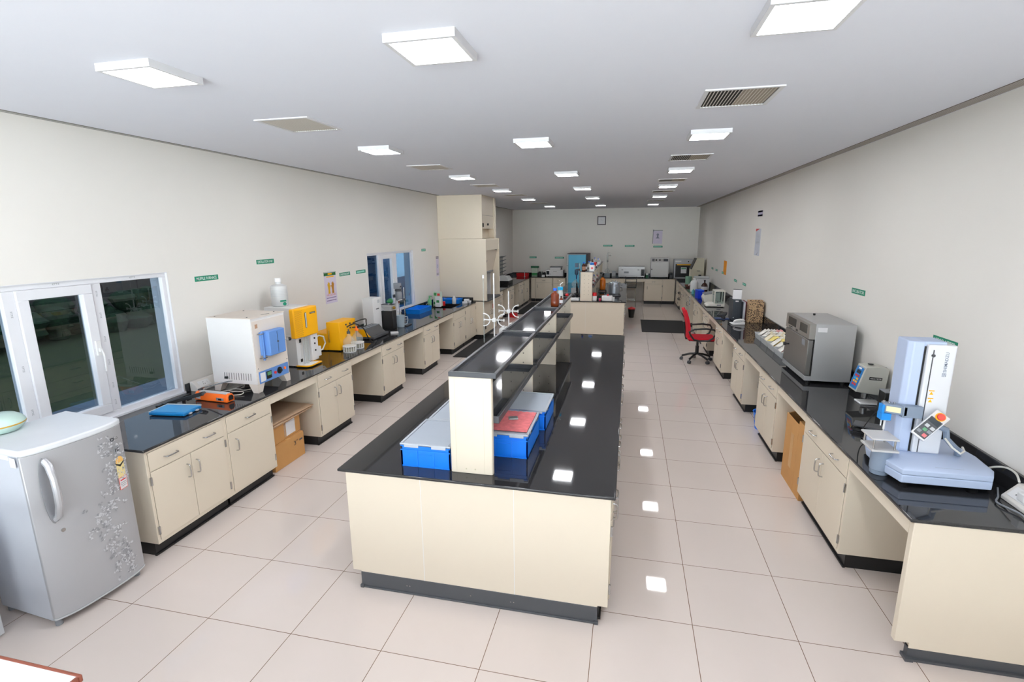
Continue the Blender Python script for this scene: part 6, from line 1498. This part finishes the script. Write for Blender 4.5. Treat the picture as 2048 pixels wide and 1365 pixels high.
# distillation glassware on a retort stand
t = retort(2.40, 15.25, .92, 'retort stand with distillation glassware on the far wall bench', .55, (0,-1,0), M_black, M_chrome)
MB().lathe((0,-.13,.0), [(.10,0),(.10,.12),(.104,.125)], 20).build('heating_mantle', M_jug, t); MB().lathe((0,-.13,.125), [(.04,0),(.095,.06),(.095,.10),(.04,.17),(.022,.20),(.022,.42),(.045,.46),(.045,.62),(.022,.66),(.022,.72)], 20).build('flask', M_labg, t); MB().cyl((0,-.02,.55),(0,-.13,.55),.03,n=10).build('clamp_jaw', M_dgrey, t); MB().tube([(0,-.13,.83),(.04,-.13,.86),(.12,-.13,.78)], .012).build('side_arm', M_labg, t); B(.02,.12,-.14,-.12,.735,.75).build('stopcock', M_dgrey, t)
o = tag(B(-.07,.07,-.05,.05,0,.20).build('grey_tray_stack', M_lgrey, bevel=.004), 'pale grey box beside the glassware on the far bench', 'box'); o.location = (2.62, 15.45, ZC)
# stool
t = thing('bar_stool', 'chrome stool with a ladder back and black seat by the far wall bench', 'stool', (3.215, 14.22, 0))
s = MB(); s.box(-.17,.17,-.16,.16,.62,.65); s.build('seat', M_black, t, bevel=.012)
legs = [(-.16,-.15),(.16,-.15),(-.16,.15),(.16,.15)]
for k, (x, y) in enumerate(legs): MB().tube([(x*1.05,y*1.15,0),(x*.95,y*.95,.62)], .012, 8).build('leg', M_chrome, t)
m = MB()
for x in (-.165,.165): m.tube([(x,-.15,.62),(x*1.03,-.19,.8),(x*1.05,-.23,1.0)], .012, 8)
for z_, y in ((.72,-.172),(.82,-.195),(.92,-.213)): m.tube([(-.168,y,z_),(0,y-.02,z_),(.168,y,z_)], .011, 8)
m.build('backrest', M_dgrey, t); m = MB(); m.tube([(-.165,-.165,.22),(.165,-.165,.22),(.165,.165,.22),(-.165,.165,.22)], .008, 8, True); m.build('footrest', M_chrome, t)
# far wall items
t = thing('wall_clock', 'square dark-framed white clock-sized board high on the far wall', 'wall frame', (2.13, YF, 2.815)); m = MB(); m.box(-.15,.15,-.025,0,-.15,-.12).box(-.15,.15,-.025,0,.12,.15).box(-.15,-.12,-.025,0,-.12,.12).box(.12,.15,-.025,0,-.12,.12); m.build('frame', mat('frame_dark', (40,26,40), .4), t, bevel=.003); B(-.12,.12,-.010,0,-.12,.12).build('face', M_paper, t); m = MB(); m.box(-.003,.003,-.012,-.010,0,.07).box(0,.05,-.012,-.010,-.003,.003); m.build('hands', M_lgrey, t)
t = thing('wall_portrait', 'white framed sheet with a small figure print on the far wall', 'wall frame', (4.06, YF, 2.225)); panel((0,0,0),RF,(0,0,1),.31,.44,.004).build('sheet', M_lav, t); m = MB(); m.box(-.165,-.15,-.008,0,-.22,.24).box(-.165,-.13,-.012,0,.20,.26).box(-.15,.165,-.006,0,.225,.245); m.build('mount', M_grey, t); m = MB(); m.cyl((.0,-.0045,.09),(.0,-.006,.09),.04,n=18); m.prism([(-.07,-.04),(.07,-.04),(.03,.0),(.02,.06),(-.02,.06),(-.03,.0)], -.006, -.0045, 'y'); m.build('figure_print', mat('figure_grey', (140,142,160), .7), t)
for k, (x, z_, w_) in enumerate(((-.33,1.53,.26),(.645,1.515,.33),(2.37,1.945,.32),(3.125,1.935,.33),(4.085,1.905,.31))):
    sign((x,YF,z_), RF, w_, .06, 'small green sign on the far wall, %s' % ('above the red tray','above the white printer','second right of the blue fridge','above the steel oven','under the framed sheet')[k])
# far left bench clutter
t = thing('drying_rack', 'pegboard glassware drying rack with slanting pegs in the far left corner', 'rack', (XL+.024, 13.2, ZC+.0))
B(0,.025,0,.75,.0,.78).build('board', mat('rack_board', (150,152,146), .6), t, bevel=.004); m = MB()
for i in range(6):
    for j in range(5): m.cyl((.025,.08+j*.15,.12+i*.12),(.16,.08+j*.15,.19+i*.12),.007,.006,n=8)
m.build('peg', M_grey, t)
tray(.30, .42, .10, 'red plastic tray on the far left bench', (-.62, 15.2, ZC), 1.57, None, m_=M_red, name='red_tray')
t = thing('centrifuge', 'white domed centrifuge on a dark base on the far left bench', 'centrifuge', (-.62, 12.4, ZC)); B(-.2,.2,-.28,.28,0,.10).build('base', M_black, t, bevel=.01); m = MB(); m.frustum((-.2,.2,-.28,.28,.10),(-.12,.12,-.2,.2,.24)); m.build('cover', M_milk, t, bevel=.01)
t = thing('tall_column', 'slim dark grey upright instrument beside the fume hood', 'instrument', (-.36, 9.75, ZC)); B(-.05,.05,-.06,.06,.02,.62).build('column', M_grey, t, bevel=.004); B(-.04,.06,-.07,-.0,.52,.63).build('head', M_dgrey, t); B(-.1,.12,-.1,.1,0,.02).build('base', M_black, t); MB().cyl((-.05,-.07,.22),(-.25,-.12,.23),.03,.012,n=10).build('side_arm', M_black, t); MB().cyl((.05,0,.18),(.13,0,.18),.035,n=12).build('clamp', M_black, t)
t = thing('reagent_pack', 'green and white pack standing on the far wall bench by the red tray', 'pack', (-.2, 15.3, ZC)); B(-.1,.1,-.05,.05,0,.34).build('pack', M_pack, t, bevel=.004); B(-.13,.15,-.06,.06,.29,.36).build('top_print', mat('green_dark', (24,90,60), .5), t); B(-.098,.098,-.052,-.05,.02,.12).build('lower_print', M_packg, t)
o = tag(MB().lathe((0,0,0), [(.03,0),(.012,.02),(.012,.22),(.006,.24)], 14).build('measuring_cylinder', M_milk), 'thin white cylinder in front of the red tray on the far bench', 'cylinder'); o.location = (-.5, 14.95, ZC)
for k, (x, w_, h_) in enumerate(((.02,.14,.16),(.16,.05,.14))):
    o = tag(B(-w_/2,w_/2,-.08,.08,0,h_).build('dark_device', M_black, bevel=.005), ('larger black device between green pack and white printer','smaller black device just left of the white printer')[k], 'device'); o.location = (x, 15.28, ZC)
o = tag(MB().lathe((0,0,0), [(.04,0),(.012,.03),(.012,.12),(.06,.2),(.055,.24),(.01,.25)], 16).build('glass_funnel', M_labg), 'glass funnel flask between dark devices and white printer', 'flask'); o.location = (.1, 15.1, ZC)
o = tag(B(-.05,.05,-.04,.04,0,.07).build('white_carton', M_paper), 'small white carton at the front of the far bench by the white printer', 'carton'); o.location = (.17, 15.0, ZC)
